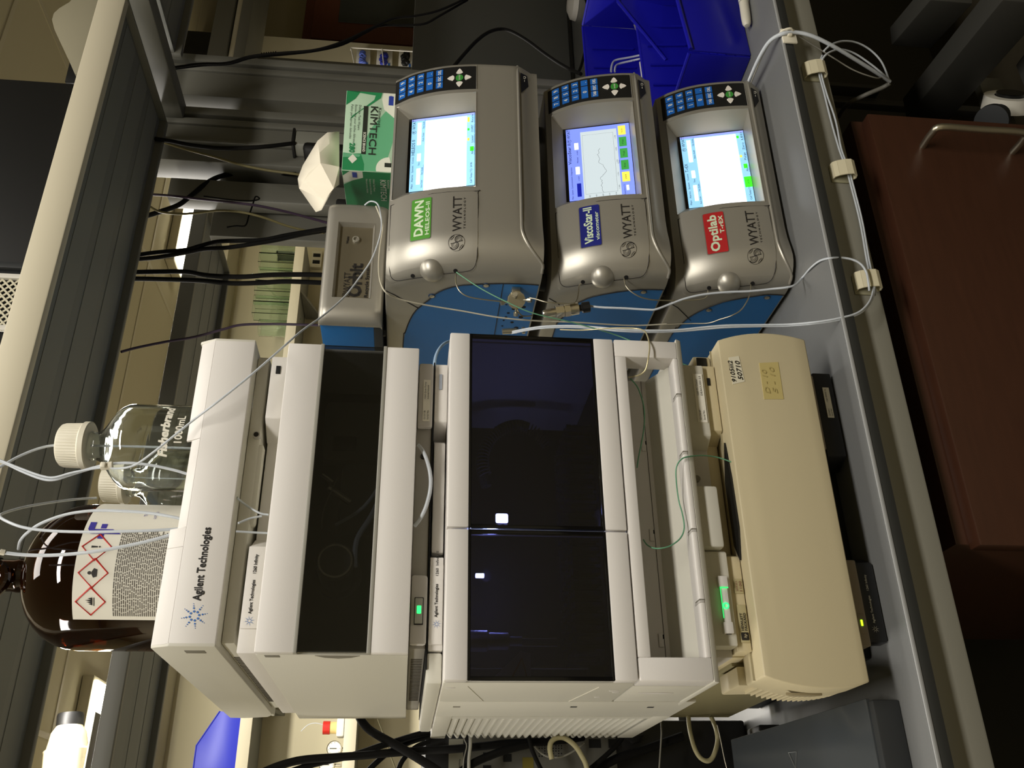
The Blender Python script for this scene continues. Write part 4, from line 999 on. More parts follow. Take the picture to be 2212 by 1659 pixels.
    # diagonal joint on the shell flank
    ya = .125; b = MB(); b.tube([(X0 + .0002, .150, top - .001), (X0 - .0002, .158, top - .012), (X0 - .0004, .19, top - .046 if top > .4 else top - .040)], .0007, 6, smooth=1); b.build('shell_joint', ink, t)
    # feet
    for x in (X0 + .04, X1 - .04):
        for y in (.17, .56): MB().lathe([(0, zfoot - bot), (.013, zfoot - bot), (.012, 0), (0, 0)], (x, y, bot + .0004), (0, 0, 1), 18).build('foot', black, t)
    box('power_switch', black, t, .843, .872, .0, .0, 0, 0, 0) if False else None
    b = MB(); f = [wp(Vector((x, 0, z)), .0006) for x, z in ((.826, bead(.84) - .0045), (.866, bead(.84) - .0040), (.868, bead(.84) - .0150), (.848, bead(.84) - .0170))]
    b.poly(f, (0, .0014, 0)); sw = b.build('power_switch', black, t)
    b = MB(); c = wp(Vector((.860, 0, bead(.84) - .0105)), .0012); b.tube([c + Vector((.0022 * math.cos(a), 0, .0018 * math.sin(a))) for a in [k * PI / 5 for k in range(11)]], .0003, 4, smooth=1); b.tube([c + Vector((-.008, .0005, 0)), c + Vector((-.0045, .0005, 0))], .0003, 4, smooth=1); b.build('switch_mark', inkw, sw)
    return t, Yf, wp, patch, sp
# --- display contents
def emis(name, rgb, es=1.): return mat(name, rgb, .5, emit=rgb, es=es, spec=.2)
scr_txt = mat('screen_text', (6, 14, 44), .8)
def scr_bar(dsp, quad, DP, r, u, W, H, title, tx, lo, tabs, tone, tone2):
    quad('backdrop', emis('screen_' + tone2[0], tone2[1], 1.0), .005, .992, .004, .992, .0005, dsp)
def T_(dsp, DP, r, u, s, S, Q, h, w_, m=None):
    b = MB(); P = DP(S, Q, .0012); add_text(b, s, P, r, u, h, width=w_, off=.0001); b.build('screen_lettering', m or scr_txt, dsp, smooth=False)
def roundel_small(dsp, DP, S, Q, R):
    b = MB(); c = DP(S, Q, .0013); r = (DP(1, 0) - DP(0, 0)).normalized(); u = (DP(0, 1) - DP(0, 0)).normalized()
    b.tube([c + r * R * math.cos(a * PI / 8) + u * R * math.sin(a * PI / 8) for a in range(17)], .0002, 4, smooth=1)
    b.tube([c + r * R * .6 * math.cos(a * PI / 8 + 1) * (1 - a / 14) + u * R * .7 * math.sin(a * PI / 8) * (1 - a / 14) for a in range(13)], .0003, 4, smooth=1); b.build('screen_roundel', scr_txt, dsp, smooth=False)
def screen_plain(title, tx, bottom):
    def f(dsp, quad, DP, r, u, W, H):
        quad('backdrop', emis('screen_sky', (140, 196, 232), .62), .004, .985, .006, .955, .0004, dsp)
        quad('side_glow', emis('screen_violet', (140, 156, 236), .62), .955, .985, .006, .955, .0006, dsp)
        quad('plot_area', emis('screen_white', (250, 252, 255), .92), .002, .945, .125, .745, .0008, dsp)
        T_(dsp, DP, r, u, title, tx, .895, .0050, .150 * W * (len(title) / 6.5)); T_(dsp, DP, r, u, 'WYATT', .84, .895, .0050, .155 * W); roundel_small(dsp, DP, .80, .915, .0030)
        T_(dsp, DP, r, u, 'Main   Alarms   System   Comm', .04, .905, .0026, .42 * W)
        quad('field', emis('screen_white_soft', (250, 252, 255), .8), .09, .30, .800, .855, .0008, dsp); quad('field', emis('screen_white_soft', (250, 252, 255), .8), .40, .50, .800, .855, .0008, dsp); quad('field', emis('screen_white_soft', (250, 252, 255), .8), .62, .93, .805, .865, .0008, dsp)
        T_(dsp, DP, r, u, 'Time:', .335, .815, .0024, .05 * W); T_(dsp, DP, r, u, 'Auto Scale', .66, .765, .0024, .12 * W); T_(dsp, DP, r, u, 'Set Scale', .84, .765, .0024, .10 * W); T_(dsp, DP, r, u, 'Set Scale', .21, .765, .0024, .10 * W); T_(dsp, DP, r, u, 'Auto Scale', .04, .765, .0024, .10 * W)
        for k in (0.235, .86): quad('button', emis('screen_button', (90, 130, 170), .5), k - .005, k + .11, .755, .758, .001, dsp)
        for s0, s1, lab, c in bottom:
            if c: quad('indicator', emis('ind_' + c[0], c[1], .8), *c[2], .001, dsp)
            if lab:
                quad('button', emis('screen_button', (90, 130, 170), .5), s0, s1, .012, .016, .001, dsp)
                T_(dsp, DP, r, u, lab, s0 + .01, .030, .0030, (s1 - s0 - .02) * W)
        T_(dsp, DP, r, u, 'Cell Temp (\u00b0C)  24.96', .03, .045, .0028, .27 * W)
    return f
G = ('green', (60, 230, 40)); Yl = ('yellow', (250, 214, 60))
scrD = screen_plain('HELEOS II', .485, [(.40, .50, 'Alarm', G + ((.455, .515, .02, .075),)), (.56, .68, 'Laser', Yl + ((.60, .635, .085, .115),)), (.70, .82, 'COMET', G + ((.74, .77, .085, .115),)), (.84, .97, 'Recycle', Yl + ((.86, .925, .085, .115),))])
scrT = screen_plain('T-rEX', .485, [(.30, .36, None, G + ((.20, .34, .005, .11),)), (.40, .50, 'Alarm', G + ((.455, .515, .03, .085),)), (.56, .68, 'Purge', Yl + ((.61, .64, .085, .115),)), (.70, .82, 'Zero', None), (.84, .97, 'LED', G + ((.88, .915, .085, .12),))])
def scrV(dsp, quad, DP, r, u, W, H):
    quad('backdrop', emis('screen_violet_blue', (118, 138, 236), .62), .004, .985, .006, .955, .0004, dsp)
    quad('plot_area', mat('screen_pale', (60, 62, 64), .5, emit=(225, 238, 240), es=.66, spec=.2), .008, .925, .20, .74, .0008, dsp)
    T_(dsp, DP, r, u, 'ViscoStar II', .49, .895, .0050, .29 * W); T_(dsp, DP, r, u, 'WYATT', .85, .895, .0050, .145 * W); roundel_small(dsp, DP, .815, .915, .0030)
    T_(dsp, DP, r, u, 'Main  System  Communications  Diagnostics', .02, .895, .0024, .43 * W)
    quad('field', emis('screen_navy', (20, 30, 150), .5), .05, .225, .775, .835, .0008, dsp)
    for s0, s1 in ((.35, .45), (.69, .78)): quad('field', emis('screen_white_soft', (250, 252, 255), .8), s0, s1, .78, .84, .0008, dsp)
    T_(dsp, DP, r, u, 'y-axis', .26, .795, .0022, .06 * W); T_(dsp, DP, r, u, 'Minutes', .50, .795, .0022, .08 * W); T_(dsp, DP, r, u, 'x-axis', .61, .795, .0022, .06 * W)
    fr = MB(); q = [DP(.07, .255, .0012), DP(.875, .255, .0012), DP(.875, .715, .0012), DP(.07, .715, .0012)]
    fr.tube(q + [q[0]], .00018, 4, smooth=1); fr.build('plot_frame', mat('screen_grey_line', (150, 160, 160), .6), dsp)
    rr2 = random.Random(11); pts = []; v = .46
    for k in range(58):
        v += (rr2.random() - .5) * .034; v = v * .93 + .07 * (.44 + .06 * math.sin(k * .2) + .045 * k / 58)
        pts.append(DP(.07 + .60 * k / 57, v, .0013))
    MB().tube(pts, .00020, 4, smooth=1).build('trace', mat('screen_trace', (60, 70, 70), .6), dsp, smooth=False)
    for k, s in enumerate(('4.78', '4.79', '4.80', '4.81', '4.82')): T_(dsp, DP, r, u, s, .022, .27 + .095 * k, .0019, .032 * W)
    for k in range(5): T_(dsp, DP, r, u, '1.3%dk' % (k + 0), .10 + .17 * k, .218, .0019, .05 * W)
    T_(dsp, DP, r, u, 'Time', .43, .19, .0022, .05 * W)
    for k, (c, s) in enumerate(((Yl, '24.8'), (G, 'Flow'), (G, 'Purge'), (G, 'IP Purge'), (Yl, 'Flow Zero'))):
        s0 = .185 + .160 * k; quad('button', emis('but_' + c[0], (56, 140, 60) if c is G else (236, 214, 84), .62), s0, s0 + .128, .065, .175, .0010, dsp)
        T_(dsp, DP, r, u, s, s0 + .03, .11, .0024, .06 * W)
    quad('field', emis('screen_white_soft', (250, 252, 255), .8), .07, .135, .09, .125, .0010, dsp); T_(dsp, DP, r, u, 'Temperature (\u00b0C)', .01, .145, .0022, .14 * W)

arcD = [(.117, .355), (.1165, .38), (.118, .409), (.126, .459), (.139, .484), (.152, .496), (.168, .505), (.194, .521), (.222, .530), (.26, .537), (.297, .540)]
arcV = [(.114, .180), (.116, .212), (.125, .244), (.139, .275), (.150, .287), (.162, .297), (.195, .308), (.214, .314), (.249, .316)]
arcT = [(.113, .006), (.113, .030), (.120, .050), (.128, .069), (.138, .088), (.158, .109), (.175, .121), (.191, .128), (.218, .134), (.244, .138)]
grn = mat('badge_green', (84, 150, 58), .3); navy = mat('badge_navy', (34, 40, 120), .3); redb = mat('badge_red', (176, 40, 42), .3)
uD, YD, wD, pD, spD = silver_unit('light_scattering_detector', 'tall silver instrument with a green badge, topmost of the three silver ones at right', .565, .353, PD, .000, .1815, arcD, 'g',
    [('DAWN', .5672, .0590, .0120, .0010), ('HELEOS-II', .5672, .0555, .0004)], grn, scrD, .3375)
uV, YV, wV, pV, spV = silver_unit('viscometer', 'silver instrument with a dark blue badge, middle one of the three at right', .337, .179, PV, .0050, .1325, arcV, 'b',
    [('ViscoStar-II', .5660, .0610, .0115, .0007), ('viscometer', .5700, .0480, .0002)], navy, scrV, .1605)
uT, YT, wT, pT, spT = silver_unit('refractometer', 'silver instrument with a red badge standing on the bench, lowest of the three at right', .160, .006, PV, .0065, .1330, arcT, 'r',
    [('Optilab', .5640, .0610, .0115, .0010), ('T-rEX', .5930, .0300, .0005)], redb, scrT, .0005)
# blue flank details: screws, vent holes
def screw(parent, X, y, z, r=.0036):
    MB().lathe([(0, .0006), (r * 1.35, .0006), (r * 1.4, 0)], (X, y, z), (-1, 0, 0), 18).build('screw_well', mat('deep_blue_well', (12, 60, 104), .5), parent)
    MB().lathe([(0, .0018), (r * .4, .0014), (r, .0012), (r, 0)], (X, y, z), (-1, 0, 0), 18).build('screw', steel_m, parent)
for p in (at(933, 640, X=.519), at(1050, 617, X=.519)): screw(spD, .5196, p.y, p.z)
for p in (at(1390, 631, X=.519),): screw(spV, .5196, p.y, p.z)
for p in (at(1531, 670, X=.519), at(1657, 643, X=.519)): screw(spT, .5196, p.y, p.z)
MB().box(.5190, .5202, .117, .60, .4035, .4045).build('cover_seam', ink, spD)
hs = MB()
for i, (x, y, r) in enumerate(((1094, 658, 2.6), (1110, 667, 5.2), (1093, 685, 3.2), (1088, 692, 2.6), (1106, 696, 4.2), (1115, 708, 5.5), (1098, 676, 3.6), (1125, 685, 5.5), (1131, 663, 5.5), (1085, 704, 2.6), (1093, 712, 3.0))):
    p = at(x, y, X=.5194); hs.lathe([(0, .0002), (r * .00062, .0002)], (.5194, p.y, p.z), (-1, 0, 0), 14)
hs.build('vent_hole', dark, spD, kind='stuff')

# ---- recycler box on top
t = thing('recycle_unit', 'small silver box with a recessed nameplate and blue sides standing on the topmost silver instrument', 'instrument', (.60, .35, .5655))
ox0, ox1, oz0, oz1, oy = .5005, .712, .5695, .660, .196
def orb(s, q):
    x = ox0 + (ox1 - ox0) * s; z = oz0 + (oz1 - oz0) * q
    r = .020; dx = min(x - ox0, ox1 - x); dz = min(z - oz0, oz1 - z); y = oy + .004 * (q - .5) * 2 * (q - .5)
    if dx < r: y += r * .8 * (1 - math.sqrt(max(0, 1 - (1 - dx / r) ** 2)))
    if dz < r * .6: y += r * .45 * (1 - math.sqrt(max(0, 1 - (1 - dz / (r * .6)) ** 2)))
    return (x, y, z)
ss = [0, .004, .012, .025, .045, .07, .095, .17, .3, .45, .6, .72, .80, .86, .905, .93, .955, .975, .988, .996, 1]
qs = [0, .01, .03, .06, .1, .135, .20, .35, .5, .65, .80, .865, .9, .94, .97, .99, 1]
NS0, NS1, NQ0, NQ1 = 7, 12, 6, 10
bm = bmesh.new(); vv = [[bm.verts.new(orb(s, q)) for q in qs] for s in ss]
for i in range(len(ss) - 1):
    for j in range(len(qs) - 1):
        if NS0 <= i < NS1 and NQ0 <= j < NQ1: continue
        bm.faces.new((vv[i][j], vv[i + 1][j], vv[i + 1][j + 1], vv[i][j + 1]))
ring = [vv[i][0] for i in range(len(ss))] + [vv[-1][j] for j in range(1, len(qs))] + [vv[i][-1] for i in range(len(ss) - 2, -1, -1)] + [vv[0][j] for j in range(len(qs) - 2, 0, -1)]
bk = [bm.verts.new((v.co.x, .2165, v.co.z)) for v in ring]
for i in range(len(ring)): j = (i + 1) % len(ring); bm.faces.new((ring[i], ring[j], bk[j], bk[i]))
bm.faces.new(bk)
b = MB(); b.merge(bm); b.build('front_shell', silver, t, angle=50)
nx0 = ox0 + (ox1 - ox0) * ss[NS0]; nx1 = ox0 + (ox1 - ox0) * ss[NS1]; nz0 = oz0 + (oz1 - oz0) * qs[NQ0]; nz1 = oz0 + (oz1 - oz0) * qs[NQ1]
b = MB(); e = .003
def fr_(pts_o, pts_i):
    vo = [b.bm.verts.new(p) for p in pts_o]; vi = [b.bm.verts.new(p) for p in pts_i]
    for k in range(4): b.bm.faces.new((vo[k], vo[(k + 1) % 4], vi[(k + 1) % 4], vi[k]))
fr_([(nx0, oy, nz0), (nx1, oy, nz0), (nx1, oy, nz1), (nx0, oy, nz1)], [(nx0 + e, oy + .008, nz0 + e), (nx1 - e, oy + .008, nz0 + e), (nx1 - e, oy + .008, nz1 - e), (nx0 + e, oy + .008, nz1 - e)])
b.build('recess_rim', silver, t, angle=60)
box('nameplate', mat('brushed_nameplate', (128, 120, 100), .35, metal=.6, noise=.06, scale=900, stretch=(1, 8, 40)), t, nx0 + e - .001, nx1 - e + .001, oy + .008, oy + .010, nz0 + e - .001, nz1 - e + .001, 0)
yy = oy + .0078
text('WYATT', (nx0 + .014, yy, nz1 - .023), XR, ZU, .0095, ink, t, width=.034)
b = MB(); b.tube([(nx0 + .0085 + .0048 * math.cos(a * PI / 10), yy - .0004, nz1 - .0185 + .0048 * math.sin(a * PI / 10)) for a in range(21)], .0003, 4, smooth=1); b.tube([(nx0 + .0085 + .003 * math.cos(a * PI / 5) * (1 - a / 12), yy - .0004, nz1 - .0185 + .003 * math.sin(a * PI / 5)) for a in range(9)], .0004, 4, smooth=1); b.build('roundel', ink, t, smooth=False)
text('Orbit', (nx0 + .006, yy, nz0 + .0140), XR, ZU, .0195, ink, t, width=.057, bold=.0018)
text('Recycle System', (nx0 + .006, yy, nz0 + .0045), XR, ZU, .0052, ink, t, width=.056, bold=.0004)
text('Waste', (nx1 - .034, yy, nz1 - .0165), XR, ZU, .0035, ink, t, width=.013, bold=.0003)
MB().lathe([(.0055, 0), (.0052, .004), (.0035, .0045), (.0032, .001), (0, .001)], (nx1 - .027, oy + .008, nz1 - .027), (0, -1, 0), 24).build('button', mat('clear_button', (200, 196, 180), .1, trans=.6), t)
bx_ = MB(); bx_.box(ox0 + .004, ox1 - .004, .2165, .52, oz0 + .012, oz1 - .002, .0015); bx_.build('body', blue, t)
box('base', charcoal, t, ox0 + .004, ox1 - .004, .2165, .52, oz0, oz0 + .0125, .001)
for x in (.52, .69):
    for y in (.26, .50): MB().lathe([(0, 0), (.007, 0), (.007, .004), (0, .004)], (x, y, .5655), (0, 0, 1), 14).build('foot', black, t)
p = at(792, 703, X=.5045); screw(t, .5044, p.y, p.z, .003)

# ---- tissue box (upside-down printing) with a tissue standing out of it
A = 12 * PI / 180
rx = Vector((math.cos(A), -math.sin(A), 0)); ry = Vector((math.sin(A), math.cos(A), 0)); up_ = Vector((0, 0, 1))
Pc = Vector((.757, .182, .5655)); HB = .0775; W1 = .139; W2 = .125
t = thing('tissue_box', 'green and white carton of laboratory wipes with upside-down print on the topmost silver instrument', 'box', Pc)
b = MB(); b.poly([Pc, Pc + rx * W1, Pc + rx * W1 + ry * W2, Pc + ry * W2], (0, 0, HB), .0008); b.build('carton', mat('carton_pale_green', (176, 204, 176), .6), t)
cg = mat('carton_green', (30, 130, 76), .55); cm = mat('carton_mid_green', (96, 168, 124), .55); cw = mat('carton_white', (220, 222, 206), .6); cblue = mat('carton_blue', (40, 60, 150), .5)
def face(nm, m, pts, o, side=0):
    R_, N_ = (rx, -ry) if side == 0 else (ry, -rx)
    b = MB(); b.poly([Pc + R_ * x + up_ * z + N_ * o for x, z in pts], N_ * .0001); return b.build(nm, m, t, smooth=False)
H_ = HB
face('print_panel', cg, [(.0006, H_ - .0006), (.0006, .044), (.012, .044), (.030, .050), (.028, H_ - .0006)], .0002)
face('print_panel', cm, [(.022, H_ - .0006), (.024, .052), (.028, .050), (.030, H_ - .0006)], .0003)
face('print_panel', cm, [(.0006, .044), (.03, .050), (.05, .046), (.075, .036), (.105, .016), (.12, .0006), (.06, .0006), (.02, .01), (.0006, .02)], .00015)
face('print_panel', cg, [(W1 - .0006, H_ - .0006), (W1 - .0006, .022), (W1 - .010, .024), (W1 - .024, .040), (W1 - .036, .056), (W1 - .052, .070), (W1 - .050, H_ - .0006), (W1 - .030, .070), (W1 - .018, .056), (W1 - .012, .062), (W1 - .015, H_ - .0006)][:6] + [(W1 - .044, .066), (W1 - .028, .048), (W1 - .014, .034), (W1 - .006, .032)], .0003)
face('print_panel', cg, [(W1 - .0006, H_ - .0006), (W1 - .0006, H_ - .022), (W1 - .014, H_ - .014), (W1 - .026, H_ - .0006)], .0003)
face('print_panel', cw, [(W1 - .0006, .0006), (W1 - .0006, .020), (W1 - .012, .022), (W1 - .030, .018), (W1 - .045, .0006)], .0003)
face('logo_patch', cblue, [(W1 - .022, .004), (W1 - .006, .004), (W1 - .005, .008), (W1 - .006, .0115), (W1 - .022, .0115)], .0005)
def up_text(s_, x_right, z_top, h, w_, m, side=0, bold=0, o=.0006, slant=0):
    R_, N_ = (rx, -ry) if side == 0 else (ry, -rx)
    # upside-down: reading direction runs to the left
    b = MB(); add_text(b, s_, Pc + R_ * x_right + up_ * z_top + N_ * o, -R_, -up_, h, width=w_, off=.0002, bold=bold, slant=slant); return b.build('lettering', m, t, smooth=False)
dg = mat('dark_print', (30, 36, 26), .6)
up_text('KIMTECH', W1 - .026, .0385, .0115, .084, dg, bold=.0004)
up_text('Kimwipes', W1 - .028, .0265, .0050, .034, dg)
face('black_bar', dg, [(W1 - .110, .0425), (W1 - .026, .0425), (W1 - .026, .0495), (W1 - .110, .0495)], .0004)
up_text('SCIENCE BRAND', W1 - .072, .0478, .0040, .034, cw, bold=.0002)
up_text('Delicate Task Wipers', W1 - .025, .0570, .0036, .044, dg); up_text('Essuie-tout pour t\u00e2ches d\u00e9licates', W1 - .025, .0630, .0034, .068, dg); up_text('Pa\u00f1os para tareas delicadas', W1 - .025, .0690, .0034, .060, dg)
up_text('280', W1 - .092, .0680, .0080, .016, cg, bold=.0008, o=.0007)
face('diamond', cw, [(.012, .062), (.020, .055), (.028, .062), (.020, .069)], .0005)
b = MB(); b.lathe([(0, .0003), (.021, .0003)], Pc + rx * .003 + up_ * .008 - ry * .0003, -ry, 32); b.bm.free(); b = MB()
b.poly([Pc + rx * max(.0008, .006 + .020 * math.cos(a)) + up_ * max(.0006, .006 + .020 * math.sin(a)) - ry * .0006 for a in [k * PI / 24 for k in range(0, 25)]] + [Pc + rx * .0008 + up_ * .0006 - ry * .0006], -ry * .0001); b.build('disc_mark', cw, t, smooth=False)
up_text('1', .016, .013, .0115, .006, dg, bold=.0012, o=.0009)
# left face
face('print_panel', cg, [(.0006, .0006), (W2 - .0006, .0006), (W2 - .0006, H_ - .0006), (.045, H_ - .0006), (.03, .062), (.02, .046), (.0006, .046)], .0003, 1)
face('print_panel', cw, [(.0006, .046), (.020, .046), (.030, .062), (.040, H_ - .0006), (.0006, H_ - .0006)], .0002, 1)
face('print_panel', cg, [(.0006, H_ - .0006), (.0006, H_ - .012), (.016, H_ - .0006)], .0005, 1)
face('logo_patch', cblue, [(.004, .055), (.020, .055), (.020, .062), (.004, .062)], .0006, 1)
def side_text(s_, y0_, z_, h, w_, m, bold=0):
    b = MB(); add_text(b, s_, Pc + ry * y0_ + up_ * z_ - rx * .0006, ry, -up_, h, width=w_, off=.0004, bold=bold)
    return b.build('lettering', m, t, smooth=False)
side_text('Kimwipes', .022, .0090, .0040, .028, cw); side_text('KIMTECH', .022, .0200, .0095, .070, cw, .0003); side_text('Delicate Task Wipers', .022, .0310, .0032, .040, cw); side_text('Essuie-tout pour t\u00e2ches d\u00e9licates', .022, .0365, .0030, .050, cw); side_text('Pa\u00f1os para tareas delicadas', .022, .0420, .0030, .046, cw)
# the tissue
pts = {}
tq = [(735, 285), (700, 287), (676, 318), (655, 350), (643, 382), (652, 410), (690, 452), (700, 452), (716, 430), (734, 395)]
base_c = Pc + rx * .05 + ry * .05
b = MB()
def tp(x, y, Yd): return at(x, y, Y=Yd)
K = {'a': (733, 284, .235), 'b': (707, 286, .225), 'c': (686, 304, .215), 'd': (654, 357, .225), 'e': (643, 386, .235), 'f': (646, 407, .240), 'g': (682, 458, .235), 'h': (694, 454, .215), 'i': (721, 407, .200), 'j': (733, 399, .215),
     'k': (690, 330, .190), 'l': (692, 352, .185), 'm': (668, 372, .205), 'n': (655, 392, .222), 'o': (700, 432, .215), 'p': (733, 330, .200), 'q': (733, 360, .190), 'r': (712, 310, .205)}
K = {k: b.bm.verts.new(tp(*v)) for k, v in K.items()}
for f in ('abr', 'bck', 'brk', 'cdk', 'dlk', 'dml', 'dem', 'emn', 'efn', 'fgo', 'fon', 'gho', 'hio', 'iln', 'inmo', 'lmn', 'arp', 'rkp', 'kpq', 'klq', 'lqi', 'qij'):
    if f == 'inmo': f = 'ino'
    try: b.bm.faces.new([K[c] for c in f])
    except ValueError: pass
ts = b.build('tissue', mat('tissue_white', (232, 224, 204), .9), None, smooth=True, angle=12, label='crumpled white tissue standing out of the wipes carton', cat='tissue')
so = ts.modifiers.new('t', 'SOLIDIFY'); so.thickness = .0004
t = thing('black_adapter', 'small black plastic block behind the tissue beside the carton', 'adapter', at(732, 438, Y=.40))
p1 = at(724, 450, Y=.40); p2 = at(738, 428, Y=.40); box('body', black, t, p1.x, p2.x, .40, .44, .5655, p1.z, .004)

# ================================================================ BOTTLES ON THE TOP CABINET
ZT = .7072
def bottle(name, label, c, R, H, neck, capr, caph, gm, shoulder, group=None, capm=capw, rnd=False):
    t = thing(name, label, 'bottle', c, group=group)
    w = .0022
    zn = H - caph * .6
    out = [(0, 0), (R * .85, 0), (R * .97, .004), (R, .012), (R, H * shoulder)]
    for k in range(1, 9):
        f = k / 8; out.append((neck + (R - neck) * (math.cos(PI / 2 * f) if rnd else (.5 + .5 * math.cos(PI * f ** 1.15))), H * shoulder + (H * .80 - H * shoulder) * (math.sin(PI / 2 * f) if rnd else f ** .85)))
    out += [(neck, H * .82), (neck * 1.06, H * .83), (neck * 1.06, H * .845), (neck, H * .86), (neck, zn)]
    inn = [(max(r - w, 0), h + (w if h < .01 else 0)) for r, h in reversed(out)]
    inn[-1] = (0, w * 1.5); inn[-2] = (R * .8, w * 1.5)
    MB().lathe(out + inn, c, n=56).build('glass_body', gm, t, angle=60)
    return t, zn
def ribbed_cap(t, c, z0, r, h, n=48):
    b = MB(); bm = b.bm; rings = []
    for rr, zz, rib in ((r * .99, z0, 0), (r * 1.05, z0 + .001, 0), (r * 1.05, z0 + h * .20, 0), (r * .98, z0 + h * .24, 0), (r * .98, z0 + h * .26, 1), (r * .95, z0 + h * .84, 1), (r * .91, z0 + h * .94, 0), (r * .82, z0 + h, 0)):
        rings.append([bm.verts.new(Vector(c) + Vector((math.cos(2 * PI * k / (2 * n)) * (rr - (.0007 if rib and k % 2 else 0)), math.sin(2 * PI * k / (2 * n)) * (rr - (.0007 if rib and k % 2 else 0)), zz))) for k in range(2 * n)])
    for a, q in zip(rings, rings[1:]):
        for k in range(2 * n): bm.faces.new((a[k], a[(k + 1) % (2 * n)], q[(k + 1) % (2 * n)], q[k]))
    bm.faces.new(rings[-1]); bm.faces.new(rings[0][::-1])
    return b.build('cap', capw, t, angle=25, label='ribbed white screw cap')
def cyl_text(t, c, R, s_, phi, z, h, w_, m, bold=0, slant=0, nm='lettering'):
    """lettering wrapped round a cylinder; phi = direction angle of the text centre"""
    def wpf(p, off):
        a = phi + (p.x) / R
        return Vector((c[0] + (R + off) * math.cos(a), c[1] + (R + off) * math.sin(a), p.z))
    b = MB(); add_text(b, s_, (0, 0, z), XR, ZU, h, width=w_, align='C', warp=wpf, bold=bold, slant=slant, off=.0004); return b.build(nm, m, t, smooth=False)
# clear bottle in front
c1 = (.250, .092, ZT)
t, zn = bottle('solvent_bottle', 'large clear glass bottle with white lettering, nearest of the two clear bottles', c1, .0505, .2155, .0165, .027, .03, glass, .60, 'clear bottles on the solvent cabinet')
ribbed_cap(t, c1, .205 - .025, .0268, .033)
view = math.atan2(CAM.y - c1[1], CAM.x - c1[0])
cyl_text(t, c1, .0505, 'Fisherbrand', view + .44, ZT + .082, .0098, .064, inkw, .0011, .2)
cyl_text(t, c1, .0505, '1000mL', view + .46, ZT + .067, .0088, .034, inkw, .0004)
part_tube('dip_tube', tube_m, t, [(c1[0], c1[1], ZT + .21), (c1[0] + .001, c1[1], ZT + .12), (c1[0], c1[1], ZT + .004)], .0015, 8)
c2 = (.290, .315, ZT)
t, zn = bottle('solvent_bottle', 'clear glass bottle with a white cap half hidden behind the amber jug', c2, .0505, .236, .0165, .027, .03, glass, .60, 'clear bottles on the solvent cabinet')
ribbed_cap(t, c2, .236 - .034, .0268, .033)
part_tube('dip_tube', tube_m, t, [(c2[0], c2[1], ZT + .21), (c2[0], c2[1], ZT + .01)], .0015, 8)
MB().lathe([(0.0507, .15), (.0507, .172)], c2, n=40).build('tape_band', mat('blue_tape', (60, 96, 170), .6), t) if False else None
# amber jug
ca = (.112, .145, ZT); RA = .0815
t, zn = bottle('amber_jug', 'big amber glass jug with a white hazard label, leftmost on the top cabinet', ca, RA, .292, .018, .02, .03, amber, .58, None, rnd=True)
MB().lathe([(0, .0), (RA - .006, .004), (RA - .006, .13), (0, .13)], (ca[0], ca[1], ca[2] + .0035), n=40).build('liquid', mat('dark_amber_liquid', (60, 26, 8), .05, trans=.75, ior=1.34), t)
b = MB(); hx_ = at(30, 1245, Y=.13)
b.tube([(ca[0] + .018 * math.cos(a) - .012, ca[1] - .026, ca[2] + .268 + .019 * math.sin(a)) for a in [k * PI / 8 for k in range(17)]], .0055, 10, smooth=2); b.build('finger_ring', amber, t)
MB().lathe([(.019, .268), (.021, .27), (.021, .288), (.019, .290), (0, .290)], ca, n=30).build('cap', black, t, label='black cap')
# label wrapped round the jug
va = math.atan2(CAM.y - ca[1], CAM.x - ca[0])
RL = RA + .0007
def lab(nm, m, a0, a1, z0, z1, r, n=28, parent=t):
    b = MB(); b.grid(lambda s, q: (ca[0] + r * math.cos(a0 + (a1 - a0) * s), ca[1] + r * math.sin(a0 + (a1 - a0) * s), z0 + (z1 - z0) * q), n, 1); return b.build(nm, m, parent)
lb = lab('label', paper, va - .57, va + 1.45, ZT + .020, ZT + .1600, RL)
def LW(p, off):  # p.x = arc length from view direction, p.z = height
    a = va + .29 + p.x / RL; return Vector((ca[0] + (RL + off) * math.cos(a), ca[1] + (RL + off) * math.sin(a), p.z))
def lpoly(nm, m, pts, off=.0003): b = MB(); b.bm.faces.new([b.bm.verts.new(LW(Vector((x, 0, z)), off)) for x, z in pts]); return b.build(nm, m, lb, smooth=False)
redp = mat('red_print', (190, 40, 34), .6); purp = mat('purple_print', (60, 50, 150), .6)
def dia(cx, cz, R):
    b = MB(); b.tube([LW(Vector((cx + R * x, 0, cz + R * z)), .0003) for x, z in ((1, 0), (0, 1), (-1, 0), (0, -1), (1, 0))], .00095, 4, smooth=1); b.build('hazard_frame', redp, lb, smooth=False)
zl = ZT + .1600
d1 = (-.050, zl - .0185); d2 = (-.020, zl - .0195); d3 = (.008, zl - .0185)
for d in (d1, d2, d3): dia(d[0], d[1], .0150)
b = MB()
for dx, hh in ((-.0028, .004), (-.0008, .0062), (.0012, .0075), (.0032, .0048)): b.bm.faces.new([b.bm.verts.new(LW(Vector((d1[0] + dx + x, 0, d1[1] - .002 + z)), .0004)) for x, z in ((-.0012, 0), (.0014, 0), (.0004, hh))])
b.bm.faces.new([b.bm.verts.new(LW(Vector((d1[0] + x, 0, d1[1] + z)), .0004)) for x, z in ((-.0045, -.0040), (.0045, -.0040), (.0045, -.0032), (-.0045, -.0032))]); b.build('flame_mark', ink, lb, smooth=False)
b = MB(); b.bm.faces.new([b.bm.verts.new(LW(Vector((d2[0] + .0018 * math.cos(k * PI / 6), 0, d2[1] + .0038 + .0020 * math.sin(k * PI / 6))), .0004)) for k in range(12)])
